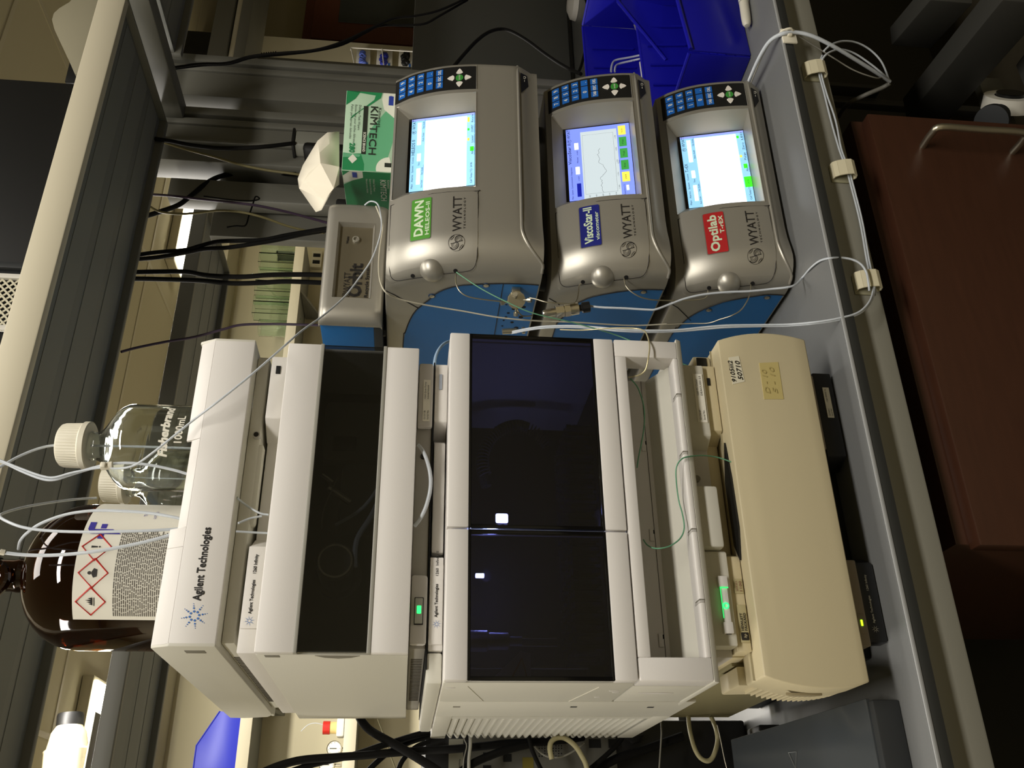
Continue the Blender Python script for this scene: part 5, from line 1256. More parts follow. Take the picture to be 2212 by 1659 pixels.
b.bm.faces.new([b.bm.verts.new(LW(Vector((d2[0] + x, 0, d2[1] + z)), .0004)) for x, z in ((-.0036, -.0040), (.0036, -.0040), (.0050, -.0005), (.0015, .0015), (-.0015, .0015), (-.0050, -.0005))]); b.build('health_mark', ink, lb, smooth=False)
b = MB(); b.bm.faces.new([b.bm.verts.new(LW(Vector((d3[0] + x, 0, d3[1] + z)), .0004)) for x, z in ((-.0007, -.001), (.0007, -.001), (.0012, .0055), (-.0012, .0055))]); b.bm.faces.new([b.bm.verts.new(LW(Vector((d3[0] + .001 * math.cos(k * PI / 4), 0, d3[1] - .0030 + .001 * math.sin(k * PI / 4))), .0004)) for k in range(8)]); b.build('caution_mark', ink, lb, smooth=False)
for pl in ([(.0235, -.008), (.0300, -.004), (.0300, -.030), (.0235, -.034)], [(.0300, -.004), (.0400, -.004), (.0400, -.0105), (.0300, -.0105)], [(.0175, -.0165), (.0375, -.0165), (.0375, -.0225), (.0175, -.0225)], [(.0235, -.034), (.0300, -.030), (.0235, -.040)]): lpoly('f_mark', purp, [(x, zl + z) for x, z in pl], .0005)
b = MB(); rr = random.Random(9)
for k in range(38):
    z = zl - .042 - k * .0021; x = -.066
    while x < .030:
        l = .0018 + rr.random() * .006
        if x + l > .030: break
        b.bm.faces.new([b.bm.verts.new(LW(Vector((xx, 0, zz)), .0003)) for xx, zz in ((x, z), (x + l, z), (x + l, z + .0011), (x, z + .0011))]); x += l + .0009
b.build('fine_print', mat('fine_print_grey', (96, 92, 84), .6), lb, smooth=False, kind='stuff')
b = MB(); add_text(b, 'TO', (.052, 0, zl - .060), XR, ZU, .004, warp=LW); add_text(b, 'LOT 183', (.048, 0, zl - .070), XR, ZU, .003, warp=LW); add_text(b, 'fisher', (.040, 0, zl - .102), XR, ZU, .005, warp=LW, width=.02, bold=.0003); b.build('lettering', purp, lb, smooth=False)

# ================================================================ TUBING AND CABLES
def cable(name, label, cat, m, r, pts, n=8, group=None, sm=6):
    return MB().tube([at(x, y, Z=r + .0006) if Y == 'b' else at(x, y, Y=Y) for x, y, Y in pts], r, n, smooth=sm).build(name, m, None, label=label, cat=cat, group=group, angle=60)
cable('solvent_tube', 'milky tube looping up from the cap of the nearest clear bottle', 'tube', tube_m, .0016, [(140, 962, .092), (110, 963, .090), (80, 970, .085), (45, 984, .08), (15, 1000, .075), (-20, 1020, .07)])
cable('solvent_tube', 'milky tube rising from the second clear bottle and bending over the amber jug', 'tube', tube_m, .0016, [(208, 1076, .30), (170, 1078, .27), (120, 1084, .22), (60, 1094, .15), (15, 1106, .10), (0, 1115, .07), (15, 1126, .055), (50, 1139, .045), (100, 1146, .040), (180, 1149, .034), (260, 1148, .030), (330, 1146, .028), (390, 1142, .03)])
cable('solvent_tube', 'milky tube arching low across the amber jug shoulder', 'tube', tube_m, .0016, [(40, 1186, .11), (44, 1168, .075), (60, 1150, .055), (90, 1130, .045), (140, 1112, .04), (190, 1104, .036), (240, 1103, .034), (320, 1108, .032), (380, 1118, .03), (396, 1123, .03)])
cable('solvent_tube', 'thick milky tube crossing the jug label to the tray corner', 'tube', tube_m, .0019, [(-20, 1188, .03), (10, 1194, .035), (60, 1199, .036), (120, 1199, .034), (200, 1192, .030), (280, 1178, .028), (340, 1164, .026), (378, 1152, .026)])
b = MB(); b.cyl(at(0, 1192, Y=.033), at(10, 1194, Y=.035), .003, 10); b.build('tube_collar', capw, None, label='tiny cream collar on the thick tube by the jug', cat='collar')
cable('bundled_tube', 'milky tube of the tied pair running right from the clear bottles to the silver stack', 'tube', tube_m, .0012, [(-20, 985, .05), (10, 998, .05), (50, 1014, .045), (90, 1028, .04), (118, 1031, .036), (160, 1020, .032), (220, 1010, .028), (255, 1012, .024), (290, 1005, .018), (330, 978, .010), (380, 938, .004), (421, 905, .0), (470, 868, -.01), (540, 812, -.01), (600, 760, .0), (650, 716, .04), (700, 680, .09), (745, 640, .13), (780, 595, .15), (803, 560, .155), (818, 520, .16), (824, 490, .165), (822, 462, .17), (815, 440, .18), (800, 435, .19), (788, 443, .20)])
cable('bundled_tube', 'milky tube of the tied pair dropping behind the rim of the top cabinet', 'tube', tube_m, .0016, [(-20, 990, .056), (10, 1000, .056), (50, 1019, .050), (90, 1034, .044), (118, 1036, .040), (160, 1023, .036), (220, 1006, .032), (270, 1000, .03), (320, 1004, .03), (370, 1014, .03), (412, 1026, .032)])
b = MB(); p = at(218, 1008, Y=.027); q = at(243, 1005, Y=.027); b.cyl(p, q, .0042, 12); b.box(p.x - .003, p.x + .003, .020, .024, p.z - .006, p.z - .001, .0008); b.build('tube_clip', capw, None, label='small cream clip holding the tied tubes in front of the clear bottle', cat='clip')
# grey steel capillaries and white tubing at the right stack
cable('capillary_tube', 'thin white line dropping from the recycler box across the blue flank', 'tube', mat('pale_line', (196, 190, 170), .35), .0011, [(812, 445, .17), (822, 470, .172), (827, 490, .165), (820, 540, .15), (818, 580, .135), (822, 610, .118), (834, 632, .115), (860, 645, .13), (900, 655, .14), (950, 664, .15), (1000, 672, .155), (1080, 686, .16), (1160, 693, .165), (1240, 696, .17), (1360, 703, .18), (1440, 700, .18)])
cable('green_line', 'thin green plastic line running from the upper silver instrument down to the beige module', 'tube', tube_g, .0008, [(986, 588, .095), (1000, 598, .09), (1040, 624, .08), (1090, 650, .075), (1150, 676, .075), (1230, 695, .08), (1290, 711, .085), (1340, 727, .085), (1400, 753, .07), (1450, 775, .06), (1490, 792, .055), (1515, 800, .05), (1548, 803, .03)])
cable('steel_capillary', 'bent steel capillary from the top silver door to the hexagonal valve', 'capillary', steel_m, .0009, [(986, 590, .10), (984, 602, .095), (986, 615, .09), (994, 630, .09), (1012, 641, .092), (1045, 647, .095), (1080, 651, .098), (1092, 653, .10)])
cable('steel_capillary', 'steel capillary from the valve to the middle silver door', 'capillary', steel_m, .0009, [(1144, 643, .10), (1158, 646, .095), (1178, 652, .09), (1205, 655, .09), (1235, 656, .09), (1245, 650, .09), (1249, 635, .092), (1251, 618, .095), (1255, 613, .10)])
cable('steel_capillary', 'steel capillary linking the middle and lowest silver instruments', 'capillary', steel_m, .0009, [(1348, 601, .095), (1351, 615, .09), (1360, 627, .09), (1380, 640, .092), (1405, 647, .095), (1435, 649, .097), (1470, 649, .097), (1500, 648, .095), (1520, 645, .092), (1528, 638, .09), (1529, 628, .095)])
cable('steel_capillary', 'long steel capillary curling from the lowest silver instrument', 'capillary', steel_m, .0009, [(1622, 614, .095), (1621, 630, .09), (1614, 650, .09), (1600, 670, .095), (1580, 682, .10), (1555, 690, .11), (1530, 698, .12), (1490, 699, .13), (1440, 701, .14)])
cable('steel_capillary', 'short bronze capillary under the hexagonal valve', 'capillary', mat('bronze_wire', (150, 130, 80), .3, metal=1.), .0007, [(1116, 663, .10), (1120, 674, .10), (1128, 682, .105), (1142, 683, .11), (1150, 681, .115)])
cable('drain_tube', 'outer pale tube of the pair hanging down past the bench edge to the third clip', 'tube', tube_m, .0014, [(1105, 717, .17), (1140, 710, .14), (1180, 705, .12), (1240, 704, .10), (1300, 708, .08), (1340, 712, .06), (1400, 714, .05), (1460, 713, .045), (1520, 707, .04), (1570, 703, .035), (1640, 702, .03), (1700, 701, .02), (1760, 696, .0), (1810, 688, -.01), (1850, 677, -.012), (1872, 660, -.010), (1883, 640, -.005), (1887, 618, .0)])
cable('drain_tube', 'inner pale tube of the pair hanging down past the bench edge', 'tube', tube_m, .0014, [(1105, 720, .172), (1140, 713, .142), (1180, 708, .122), (1240, 707, .102), (1300, 711, .082), (1340, 715, .062), (1400, 717, .052), (1460, 716, .047), (1520, 711, .042), (1570, 707, .037), (1640, 705, .032), (1700, 704, .022), (1760, 699, .002), (1812, 691, -.008), (1853, 679, -.010), (1875, 661, -.008), (1886, 640, -.003), (1889, 618, .0)])
cable('waste_tube', 'pale tube from the black fitting over the lowest silver instrument to the third clip', 'tube', tube_m, .0015, [(1275, 661, .10), (1300, 664, .095), (1350, 666, .09), (1400, 669, .085), (1418, 668, .083), (1450, 656, .08), (1480, 645, .075), (1520, 636, .07), (1570, 631, .065), (1620, 629, .06), (1660, 625, .055), (1712, 618, .045), (1733, 600, 'b'), (1750, 580, 'b'), (1770, 564, 'b'), (1792, 558, -.012), (1820, 557, -.008), (1845, 562, -.010), (1862, 573, -.010), (1872, 590, -.008), (1876, 612, -.008), (1878, 628, -.004)])
cable('loop_wire', 'cream wire loop before the drip tray joining the pale tube pair', 'tube', mat('cream_wire', (200, 190, 150), .3, metal=.5), .0009, [(1210, 712, .10), (1260, 713, .08), (1320, 709, .06), (1370, 709, .03), (1388, 713, .01), (1397, 722, -.005), (1403, 745, -.015), (1401, 770, -.018), (1396, 795, -.014), (1388, 806, -.008), (1375, 812, .0), (1358, 815, .010)])
cable('green_loop', 'thin green line looping through the drip tray to the beige module', 'tube', tube_g, .0008, [(1362, 818, .02), (1378, 838, .02), (1390, 875, .022), (1392, 910, .024), (1388, 945, .024), (1380, 985, .022), (1376, 1010, .02)])
cable('green_loop', 'thin green line curling out of the drip tray over its notch', 'tube', tube_g, .0008, [(1390, 1166, .02), (1398, 1177, .012), (1412, 1184, .0), (1430, 1184, -.006), (1450, 1178, -.006), (1470, 1162, -.005), (1478, 1140, -.003), (1474, 1110, .0), (1466, 1080, .002), (1461, 1040, -.005), (1461, 1010, -.012), (1472, 992, -.014), (1490, 986, -.012), (1520, 984, .0), (1550, 988, .01), (1580, 998, .01)])
cable('pump_tube', 'pale tube bowing out beneath the pump window', 'tube', tube_m, .0021, [(904, 962, .02), (914, 975, .012), (924, 1000, .006), (930, 1030, .004), (929, 1060, .004), (920, 1095, .006), (908, 1120, .012), (896, 1136, .02)])
cable('pale_blue_tube', 'pale blue tube arching from the sampler shoulder toward the blue flank', 'tube', mat('pale_blue_tube', (170, 198, 226), .3), .0020, [(938, 800, .06), (940, 775, .06), (948, 755, .07), (960, 742, .09), (975, 736, .11)])
for i, pp in enumerate(([(512, 1075, .02), (530, 1090, .03), (560, 1108, .03), (580, 1112, .03)], [(515, 1130, .012), (540, 1120, .02), (565, 1115, .025)], [(510, 1148, .01), (545, 1150, .015), (585, 1152, .02)])):
    cable('feed_tube', ['short clear feed tube slanting between top cabinet and pump', 'second clear feed tube between top cabinet and pump', 'lowest clear feed tube between top cabinet and pump'][i], 'tube', tube_m, .0012, pp)
# hexagonal steel valve on the blue flank
vc = at(1115, 648, X=.50); t = thing('purge_valve', 'round faceted steel valve with three ports in front of the blue flank', 'valve', vc - Vector((0, 0, .02)))
b = MB(); ax = Vector((-.55, -.83, 0)).normalized()
b.lathe([(0, -.012), (.0125, -.012), (.0125, 0), (.0125, .004), (0, .004)], vc, ax, 12).build('body', steel, t, angle=20)
b = MB(); b.lathe([(0, .004), (.0115, .004), (.0115, .0075), (0, .0075)], vc, ax, 40).build('face_disc', steel_m, t)
for x, y in ((1093, 652), (1143, 643), (1114, 664), (1116, 622)):
    e = at(x, y, X=.495); d = (e - vc); d.y *= .6; MB().lathe([(0, 0), (.0018, 0), (.0018, .009), (.0034, .009), (.0034, .014), (0, .014)], vc + d.normalized() * .009, d.normalized(), 8).build('port', steel_m, t)
MB().box(vc.x + .006, .5195, vc.y - .004, vc.y + .012, vc.z - .006, vc.z + .006, .001).build('mount', steel_m, t)
# in-line fitting with black nut
p = at(1172, 678, Y=.105); q = at(1250, 666, Y=.100); r_ = at(1274, 662, Y=.10); t = thing('inline_valve', 'chrome in-line fitting with a black nut hanging beside the silver stack', 'fitting', q)
d = (q - p); L = d.length; dn = d.normalized()
MB().lathe([(0, 0), (.0040, 0), (.0052, .002), (.0052, L * .36), (0, L * .36)], p, dn, 24).build('barrel', steel, t)
MB().lathe([(0, L * .36), (.0085, L * .36), (.0085, L * .58), (0, L * .58)], p, dn, 6).build('hex_nut', steel, t, angle=20)
MB().lathe([(0, L * .60), (.0090, L * .60), (.0090, L * .76), (0, L * .76)], p, dn, 6).build('hex_nut', steel, t, angle=20)
MB().lathe([(0, L * .58), (.006, L * .58), (.006, L * .62), (.0072, L * .74), (.0082, L * .80), (.0082, L * .99), (.006, L), (0, L)], p, dn, 28).build('collar', steel, t)
MB().lathe([(0, L), (.0045, L), (.0048, L * 1.08), (.0074, L * 1.10), (.0074, L * 1.30), (.003, L * 1.32), (0, L * 1.32)], p, dn, 10).build('black_nut', black, t, angle=20, label='black plastic nut')
p = at(1085, 716, Y=.17); q = at(1125, 714, Y=.17); t = thing('inline_valve', 'small steel fitting just above the sampler edge feeding the pale tube pair', 'fitting', p)
MB().lathe([(0, 0), (.004, 0), (.004, .02), (.0025, .021), (.0025, .028), (.0048, .028), (.0048, .032), (0, .032)], p, (q - p), 10).build('body', steel_m, t)

# clips on the apron
def clip(x, y, label):
    p = at(x, y, Y=.012); t = thing('cable_clip', label, 'clip', p, group='adhesive cable clips on the bench apron')
    box('base_pad', mat('clip_cream_dark', (150, 146, 120), .5), t, p.x - .022, p.x + .006, .0115, .0138, p.z - .010, p.z + .016, .0006)
    b = MB(); n = 12; pr = []
    w0, w1 = p.x - .018, p.x + .008
    prof = [(.0115, .014), (.006, .013), (.002, .008), (-.002, -.002), (-.003, -.010), (.0, -.0155), (.006, -.0165), (.0095, -.013)]
    P2 = [Vector((0, y_, p.z + z_)) for y_, z_ in prof]
    for i in range(len(P2) - 1):
        a, c = P2[i], P2[i + 1]; d = (c - a).normalized(); nn = Vector((0, -d.z, d.y)) * .0007
        b.poly([(w0, a.y - nn.y, a.z - nn.z), (w0, c.y - nn.y, c.z - nn.z), (w0, c.y + nn.y, c.z + nn.z), (w0, a.y + nn.y, a.z + nn.z)], (w1 - w0, 0, 0))
    b.build('hook', mat('clip_cream', (214, 206, 176), .45), t)
clip(1754, 152, 'cream cable clip on the bench apron at the far right end')
clip(1815, 368, 'cream cable clip on the bench apron, middle of the three')
clip(1866, 606, 'cream cable clip on the bench apron holding the pale tubes below the silver stack')
p = at(1702, 80, Y=-.0130); t = thing('tie_mount', 'square white cable tie mount on the bench front edge at right', 'mount', p)
box('pad', capw, t, p.x - .014, p.x + .014, -.016, -.0127, p.z - .012, p.z + .010, .001); box('saddle', capw, t, p.x - .004, p.x + .010, -.021, -.016, p.z - .004, p.z + .003, .0015)
b = MB(); b.tube([(p.x + .003, -.018, p.z - .008), (p.x + .003, -.026, p.z + .0), (p.x + .003, -.022, p.z + .010), (p.x + .003, -.014, p.z + .014)], .0016, 6); b.build('tie', capw, t)
# tube bundle at right
cable('bundle_tube', 'thick milky tube rising over the tie mount and down to the wire knot', 'tube', tube_m, .0030, [(1612, 190, .10), (1622, 165, .07), (1640, 125, .03), (1662, 90, .0), (1690, 73, -.018), (1720, 70, -.02), (1755, 78, -.02), (1800, 100, -.01), (1850, 130, .01), (1890, 155, .03), (1922, 176, .05)])
cable('bundle_tube', 'thin grey wire running alongside the thick tube at right', 'wire', mat('grey_wire', (140, 138, 128), .4), .0011, [(1614, 200, .10), (1630, 160, .06), (1650, 115, .02), (1675, 80, -.01), (1715, 75, -.012), (1760, 100, .0), (1800, 125, .01), (1845, 152, .02), (1890, 168, .03), (1905, 168, .04), (1922, 176, .05)])
cable('bundle_tube', 'outer looping pale tube near the bench corner at right', 'tube', tube_m, .0015, [(1780, 110, -.01), (1795, 97, -.01), (1820, 89, .0), (1850, 92, .01), (1880, 108, .02), (1905, 135, .03), (1920, 172, .05)])
cable('bundle_tube', 'inner looping pale tube near the bench corner at right', 'tube', tube_m, .0015, [(1776, 128, -.01), (1790, 114, -.01), (1815, 107, .0), (1845, 115, .01), (1880, 138, .02), (1905, 158, .03), (1922, 174, .05)])
cable('bundle_tube', 'grey sleeve curling back under the bench from the wire knot', 'tube', mat('grey_sleeve', (110, 108, 100), .5), .0035, [(1922, 180, .05), (1905, 190, .06), (1870, 205, .07), (1840, 220, .09), (1822, 236, .12), (1812, 252, .15)])
for k, dy in enumerate((0, 5)):
    cable('apron_tube', ['pale tube threaded through the apron clips, upper one', 'pale tube threaded through the apron clips, lower one'][k], 'tube', tube_m, .0014, [(1776 + dy, 120, .004), (1768 + dy, 150, .004), (1780 + dy, 200, .008), (1795 + dy * 2, 260, .010), (1812 + dy, 320, .006), (1828 + dy, 365, .004), (1838 + dy, 400, .008), (1858 + dy, 480, .010), (1872 + dy, 560, .006), (1882 + dy, 606, .004)])

# black cables coming down from the overhead shelf
CBL = 'black cable'
cable('power_cable', 'thick black cable of the parallel pair left of the black case, upper one', CBL, cable_m, .0046, [(285, 588, .60), (340, 587, .60), (400, 587, .59), (450, 595, .58), (520, 598, .57), (580, 594, .55), (640, 593, .52), (700, 594, .50), (760, 596, .45)])
cable('power_cable', 'thick black cable of the parallel pair, lower one', CBL, cable_m, .0046, [(280, 602, .60), (340, 603, .60), (430, 606, .59), (500, 612, .58), (560, 611, .57), (620, 608, .55), (700, 611, .52), (760, 612, .48)])
cable('power_cable', 'black cable crossing diagonally from shelf toward the tissue box, upper strand', CBL, cable_m, .0042, [(295, 551, .60), (340, 545, .60), (400, 540, .59), (430, 532, .58), (470, 522, .58), (520, 520, .57), (570, 518, .56), (620, 508, .54), (680, 498, .50), (730, 490, .47)])
cable('power_cable', 'black cable crossing diagonally from shelf toward the tissue box, lower strand', CBL, cable_m, .0042, [(295, 560, .60), (340, 556, .60), (400, 546, .59), (440, 538, .58), (490, 535, .57), (540, 528, .56), (600, 518, .55), (660, 505, .52), (730, 494, .48)])
cable('power_cable', 'thick black cable curving up behind the socket box', CBL, cable_m, .0050, [(318, 466, .60), (350, 456, .60), (385, 443, .60), (410, 425, .61), (440, 400, .62), (470, 383, .63), (510, 374, .64), (560, 372, .64), (640, 376, .62)])
cable('power_cable', 'black cable feeding the socket box on the upright', CBL, cable_m, .0042, [(335, 300, .55), (370, 305, .55), (410, 313, .55), (470, 320, .55), (520, 320, .55), (580, 316, .55), (638, 309, .56)])
cable('purple_cable', 'purple cable slanting from the shelf to behind the silver recycler box', 'cable', cable_p, .0026, [(325, 420, .60), (370, 423, .60), (430, 430, .59), (500, 437, .58), (560, 445, .56), (620, 458, .53), (680, 474, .48), (730, 488, .44)])
cable('purple_cable', 'purple cable sagging from the shelf toward the white stack', 'cable', cable_p, .0024, [(262, 760, .50), (300, 750, .52), (360, 738, .54), (420, 728, .55), (480, 712, .55), (520, 702, .55), (580, 700, .55), (640, 701, .54), (700, 703, .52)])
cable('tan_cable', 'olive tan cable looping across the upper background', 'cable', cable_t, .0024, [(322, 445, .58), (345, 457, .58), (385, 462, .58), (425, 460, .58), (470, 455, .58), (520, 458, .57), (570, 470, .56), (620, 488, .54), (670, 500, .52), (700, 503, .50)])
cable('tan_cable', 'olive tan cable running down behind the tissue sheet', 'cable', cable_t, .0026, [(345, 305, .585), (400, 322, .58), (460, 338, .57), (520, 356, .57), (580, 368, .56), (640, 376, .55), (700, 386, .53)])
cable('grey_wire', 'dark thin cord dangling with a kink by the far shelf', 'cord', cable_m, .0016, [(440, 424, .62), (500, 432, .62), (540, 434, .62), (560, 430, .62), (552, 425, .62), (545, 445, .62), (538, 465, .62), (530, 487, .62), (510, 488, .62), (490, 491, .62)])
cable('power_cable', 'paired black cord from the shelf past the uprights to the top right, upper strand', CBL, cable_m, .0026, [(335, 150, .50), (380, 145, .50), (430, 138, .50), (490, 136, .50), (540, 122, .50), (600, 115, .50), (680, 108, .50), (740, 90, .50), (800, 62, .50), (850, 40, .50), (900, 34, .50), (950, 22, .50), (1010, -5, .50)])
cable('power_cable', 'paired black cord from the shelf past the uprights to the top right, lower strand', CBL, cable_m, .0026, [(335, 154, .51), (380, 148, .51), (440, 141, .51), (495, 138, .51), (545, 124, .51), (610, 118, .51), (680, 110, .51), (740, 96, .51), (790, 70, .51), (820, 56, .51), (870, 54, .51), (915, 52, .51), (950, 34, .51), (1010, 0, .51)])
cable('power_cable', 'black cord lying in an arch over the bench beyond the silver stack', CBL, cable_m, .0042, [(975, 150, .55), (1000, 120, .58), (1030, 88, .60), (1055, 70, .62), (1080, 63, .64), (1105, 68, .64), (1140, 88, .62), (1180, 118, .60), (1220, 144, .56), (1255, 160, .52)])
cable('power_cable', 'black cord dropping at the far corner beside the blue bins', CBL, cable_m, .0040, [(1262, -10, .95), (1270, 15, .93), (1276, 45, .91), (1268, 90, .90), (1256, 140, .88), (1248, 158, .87)])
b = MB()
for k in range(7): b.lathe([(.0038, -.001), (.0052, 0), (.0038, .001)], at(565 + 5 * k, 118.5 - .5 * k, Y=.505), (.2, 0, 1), 10)
b.build('cord_grip', cable_m, None, label='ribbed black strain relief on the paired cord', cat='cord grip')

# ================================================================ RIGHT OF THE STACK: bins, marker
ba = hopper_bin('storage_bin', 'blue plastic bin nearest the bench edge at right, open toward the silver stack', bin_m, (1.140, .190, .001), .36, .18, .112, rot=.05, lip=.92, group='blue bins at the right end of the bench')
bb_ = hopper_bin('storage_bin', 'larger blue plastic bin behind the nearest one, with a plastic bag in it', bin_m, (1.38, .440, .001), .42, .27, .15, rot=.03, lip=.45, group='blue bins at the right end of the bench')
c = at(1405, 30, Z=.06); b = MB(); rr = random.Random(4)
b.grid(lambda s, q: (c.x - .07 + .14 * s, c.y - .05 + .10 * q, .05 + .035 * math.sin(s * 3.1) * math.sin(q * 3.1) + .018 * rr.random()), 9, 8)
b.build('plastic_bag', mat('clear_bag', (214, 210, 200), .15, trans=.8, ior=1.2), None, label='crumpled clear plastic bag lying in the larger blue bin', cat='bag', angle=10)
p = at(1385, 140, Z=.03); b = MB(); b.box(p.x - .04, p.x + .03, p.y - .03, p.y + .04, .012, .02, .002, rot=Matrix.Rotation(.5, 3, 'X')); b.build('paper_slip', paper, None, label='torn white paper slip inside the larger blue bin', cat='paper')
cable('bin_wire', 'clear looped plastic strip lying over the larger bin', 'strip', mat('clear_strip', (190, 194, 214), .2, trans=.4), .0022, [(1320, 155, .44), (1322, 140, .44), (1330, 130, .44), (1360, 124, .43), (1384, 119, .42)])
cable('bin_wire', 'second clear plastic strip beside the first over the larger bin', 'strip', mat('clear_strip', (190, 194, 214), .2, trans=.4), .0022, [(1328, 155, .44), (1330, 143, .44), (1340, 137, .44), (1365, 131, .43), (1386, 126, .42)])
p = at(1614, 57, Z=.009); q = at(1604, -15, Z=.009); d = (q - p).normalized(); t = thing('marker_pen', 'grey and white marker pen lying by the blue bin at the right edge', 'marker', p - Vector((0, 0, .008)))
MB().lathe([(0, 0), (.0045, .001), (.007, .006), (.0078, .02), (.0078, .05), (0, .05)], p, d, 20).build('cap', mat('marker_cap_grey', (196, 192, 176), .4), t)
MB().lathe([(0, .051), (.0084, .051), (.0084, .13), (0, .13)], p, d, 20).build('barrel', mat('marker_barrel', (200, 198, 190), .4, noise=.5, scale=160), t)
# paper roll and black knob under the bench
p = at(2178, 222, Y=.30); t = thing('tape_roll', 'white paper tape roll on a dark shaft in the darkness under the bench at right', 'roll', p - Vector((0, 0, .05)))
MB().lathe([(.028, -.014), (.047, -.014), (.047, .014), (.028, .014), (.028, -.014)], p, (.5, -.8, .1), 40).build('paper_ring', paper, t)
MB().lathe([(0, -.02), (.026, -.02), (.026, .02), (0, .02)], p, (.5, -.8, .1), 30).build('core', black_gloss, t)
p2 = at(2150, 255, Y=.26); MB().lathe([(0, -.02), (.022, -.02), (.024, .012), (.030, .016), (.030, .03), (0, .032)], p2, (-.6, -.3, .6), 26).build('knob', charcoal, t)
box('bracket', frame_m, t, p.x - .02, p.x + .10, .33, .35, p.z - .03, p.z + .02, .002)

# ================================================================ LEFT END: things beside and behind the stack
p1 = at(1941, 1511, Z=.001); p2 = at(1974, 1662, Z=.001)
zl_ = at(1870, 1509, Y=p1.y).z
t = thing('lidded_case', 'dark grey low case with a glossy tilted lid at the left end of the bench', 'case', (p1.x - .15, p1.y + .15, 0))
xr = p1.x
box('tray', charcoal, t, xr - .34, xr, p1.y, p1.y + .30, .0005, .030, .002)
f1 = at(1870, 1509, Y=p1.y + .01); f2 = at(1897, 1659, Y=p1.y + .01)
lidm = mat('smoky_lid', (58, 62, 65), .2, spec=.6)
bk1 = at(1578, 1598, Y=p1.y + .24)
b = MB(); b.poly([f1, Vector((f1.x - .34, f1.y, f1.z)), Vector((f1.x - .34, bk1.y, bk1.z)), Vector((bk1.x, bk1.y, bk1.z))], (0, 0, -.004), .001); b.build('lid', lidm, t, label='glossy grey tilted lid')
b = MB(); b.box(f1.x - .34, f1.x - .001, f1.y + .004, f1.y + .012, .030, f1.z - .004, .001); b.box(f1.x - .012, f1.x - .001, f1.y + .012, f1.y + .22, .030, f1.z - .006, .001); b.build('lid_skirt', mat('smoky_lid_side', (80, 84, 88), .3), t)
lc = [f1, Vector((bk1.x, bk1.y, bk1.z))]
def onlid(x, y):
    n_ = Vector((0, -(bk1.z - f1.z), bk1.y - f1.y)).normalized(); d = RM.transposed() @ Vector((829.5 - y, x - 1106.0, FPX)); return CAM + d * ((f1 + n_ * .0008 - CAM).dot(n_) / d.dot(n_))
MB().tube([onlid(1703, 1626), onlid(1720, 1624), onlid(1719, 1662), onlid(1703, 1626)], .0004, 4, smooth=1).build('moulded_mark', mat('pale_grey_line', (128, 132, 132), .5), t)
# black unit and perforated chassis behind the stack
yb_ = .50
zt_ = at(920, 1560, Y=yb_).z; xr = .004
t = thing('black_unit', 'black computer chassis standing behind the white stack at the left', 'computer', (-.2, yb_ + .15, 0))
box('shell', mat('matt_black_metal', (24, 23, 22), .6), t, -.75, xr, yb_, yb_ + .30, .004, zt_, .003)
pa = at(969, 1640, Y=yb_ - .001); pb = at(1001, 1596, Y=yb_ - .001)
box('rating_label', mat('dim_label', (150, 148, 132), .6), t, pa.x - .08, pb.x, yb_ - .0012, yb_, pb.z, pa.z, 0)
for s_, dz in (('Input 100-240V 50/60Hz', .004), ('Series', .010), ('CE  220 W', .017)): text(s_, (pa.x - .05, yb_ - .0014, pb.z + dz), XR, ZU, .0026, ink, t, width=.05 if dz < .01 else .03)
pf = at(1095, 1650, Y=yb_ - .003); pg = at(1330, 1597, Y=yb_ - .003)
box('panel', mat('dull_grey_metal', (98, 97, 90), .5), t, -.70, .095, yb_ - .002, yb_, pg.z, at(1012, 1600, Y=yb_).z, 0)
sq = None
for x, y, w_, h_ in ((1052, 1634, 17, 17), (1096, 1637, 17, 17), (1052, 1658, 17, 10), (1285, 1606, 24, 19), (1327, 1606, 24, 19), (1096, 1612, 15, 12)):
    a = at(x - w_ / 2, y + h_ / 2, Y=yb_ - .003); c = at(x + w_ / 2, y - h_ / 2, Y=yb_ - .003)
    box('opening', dark, t, a.x, c.x, yb_ - .0032, yb_ - .0019, c.z, a.z, 0)
b = MB()
for i in range(9):
    for j in range(5):
        c = at(1165 + i * 6.0, 1611 + j * 5.6, Y=yb_ - .003)
        if (i + j * 2) % 7 == 5: continue
        b.lathe([(0, .0003), (.0011, .0003)], (c.x, yb_ - .0025, c.z), (0, -1, 0), 6)
b.build('vent_hole', dark, t, kind='stuff')
a = at(1135, 1655, Y=yb_ - .004); box('caution_label', mat('dull_yellow_label', (120, 108, 36), .6), t, a.x - .02, a.x + .012, yb_ - .0026, yb_ - .0019, a.z - .012, a.z + .004, 0)
MB().poly([at(1352, 1593, Y=yb_ - .01), at(1368, 1606, Y=yb_ - .01), at(1382, 1600, Y=yb_ - .01), at(1392, 1588, Y=yb_ - .01)], (0, .008, 0), .001).build('foot_bracket', dark, t)
t = thing('grey_unit', 'dim grey upright unit with black grille behind the beige module at the left', 'computer', (-.1, .9, 0))
a = at(1470, 1600, Y=.81); c = at(1560, 1600, Y=.81)
box('shell', mat('dim_grey_paint', (92, 90, 80), .5), t, -.60, .06, .81, .95, .002, a.z, .003)
a = at(1508, 1640, Y=.808); c = at(1545, 1556, Y=.808); box('grille', dark, t, a.x, c.x, .807, .810, c.z, a.z, 0)
b = MB()
for k in range(12):
    z = c.z + (a.z - c.z) * (k + .5) / 12; b.box(a.x + .004, c.x - .004, .8055, .8072, z, z + .0015)
b.build('grille_slat', charcoal, t)
box('power_strip', black, None, -.55, -.02, .36, .41, .0005, .035, .004, label='long black power strip lying on the bench behind the case', cat='power strip')
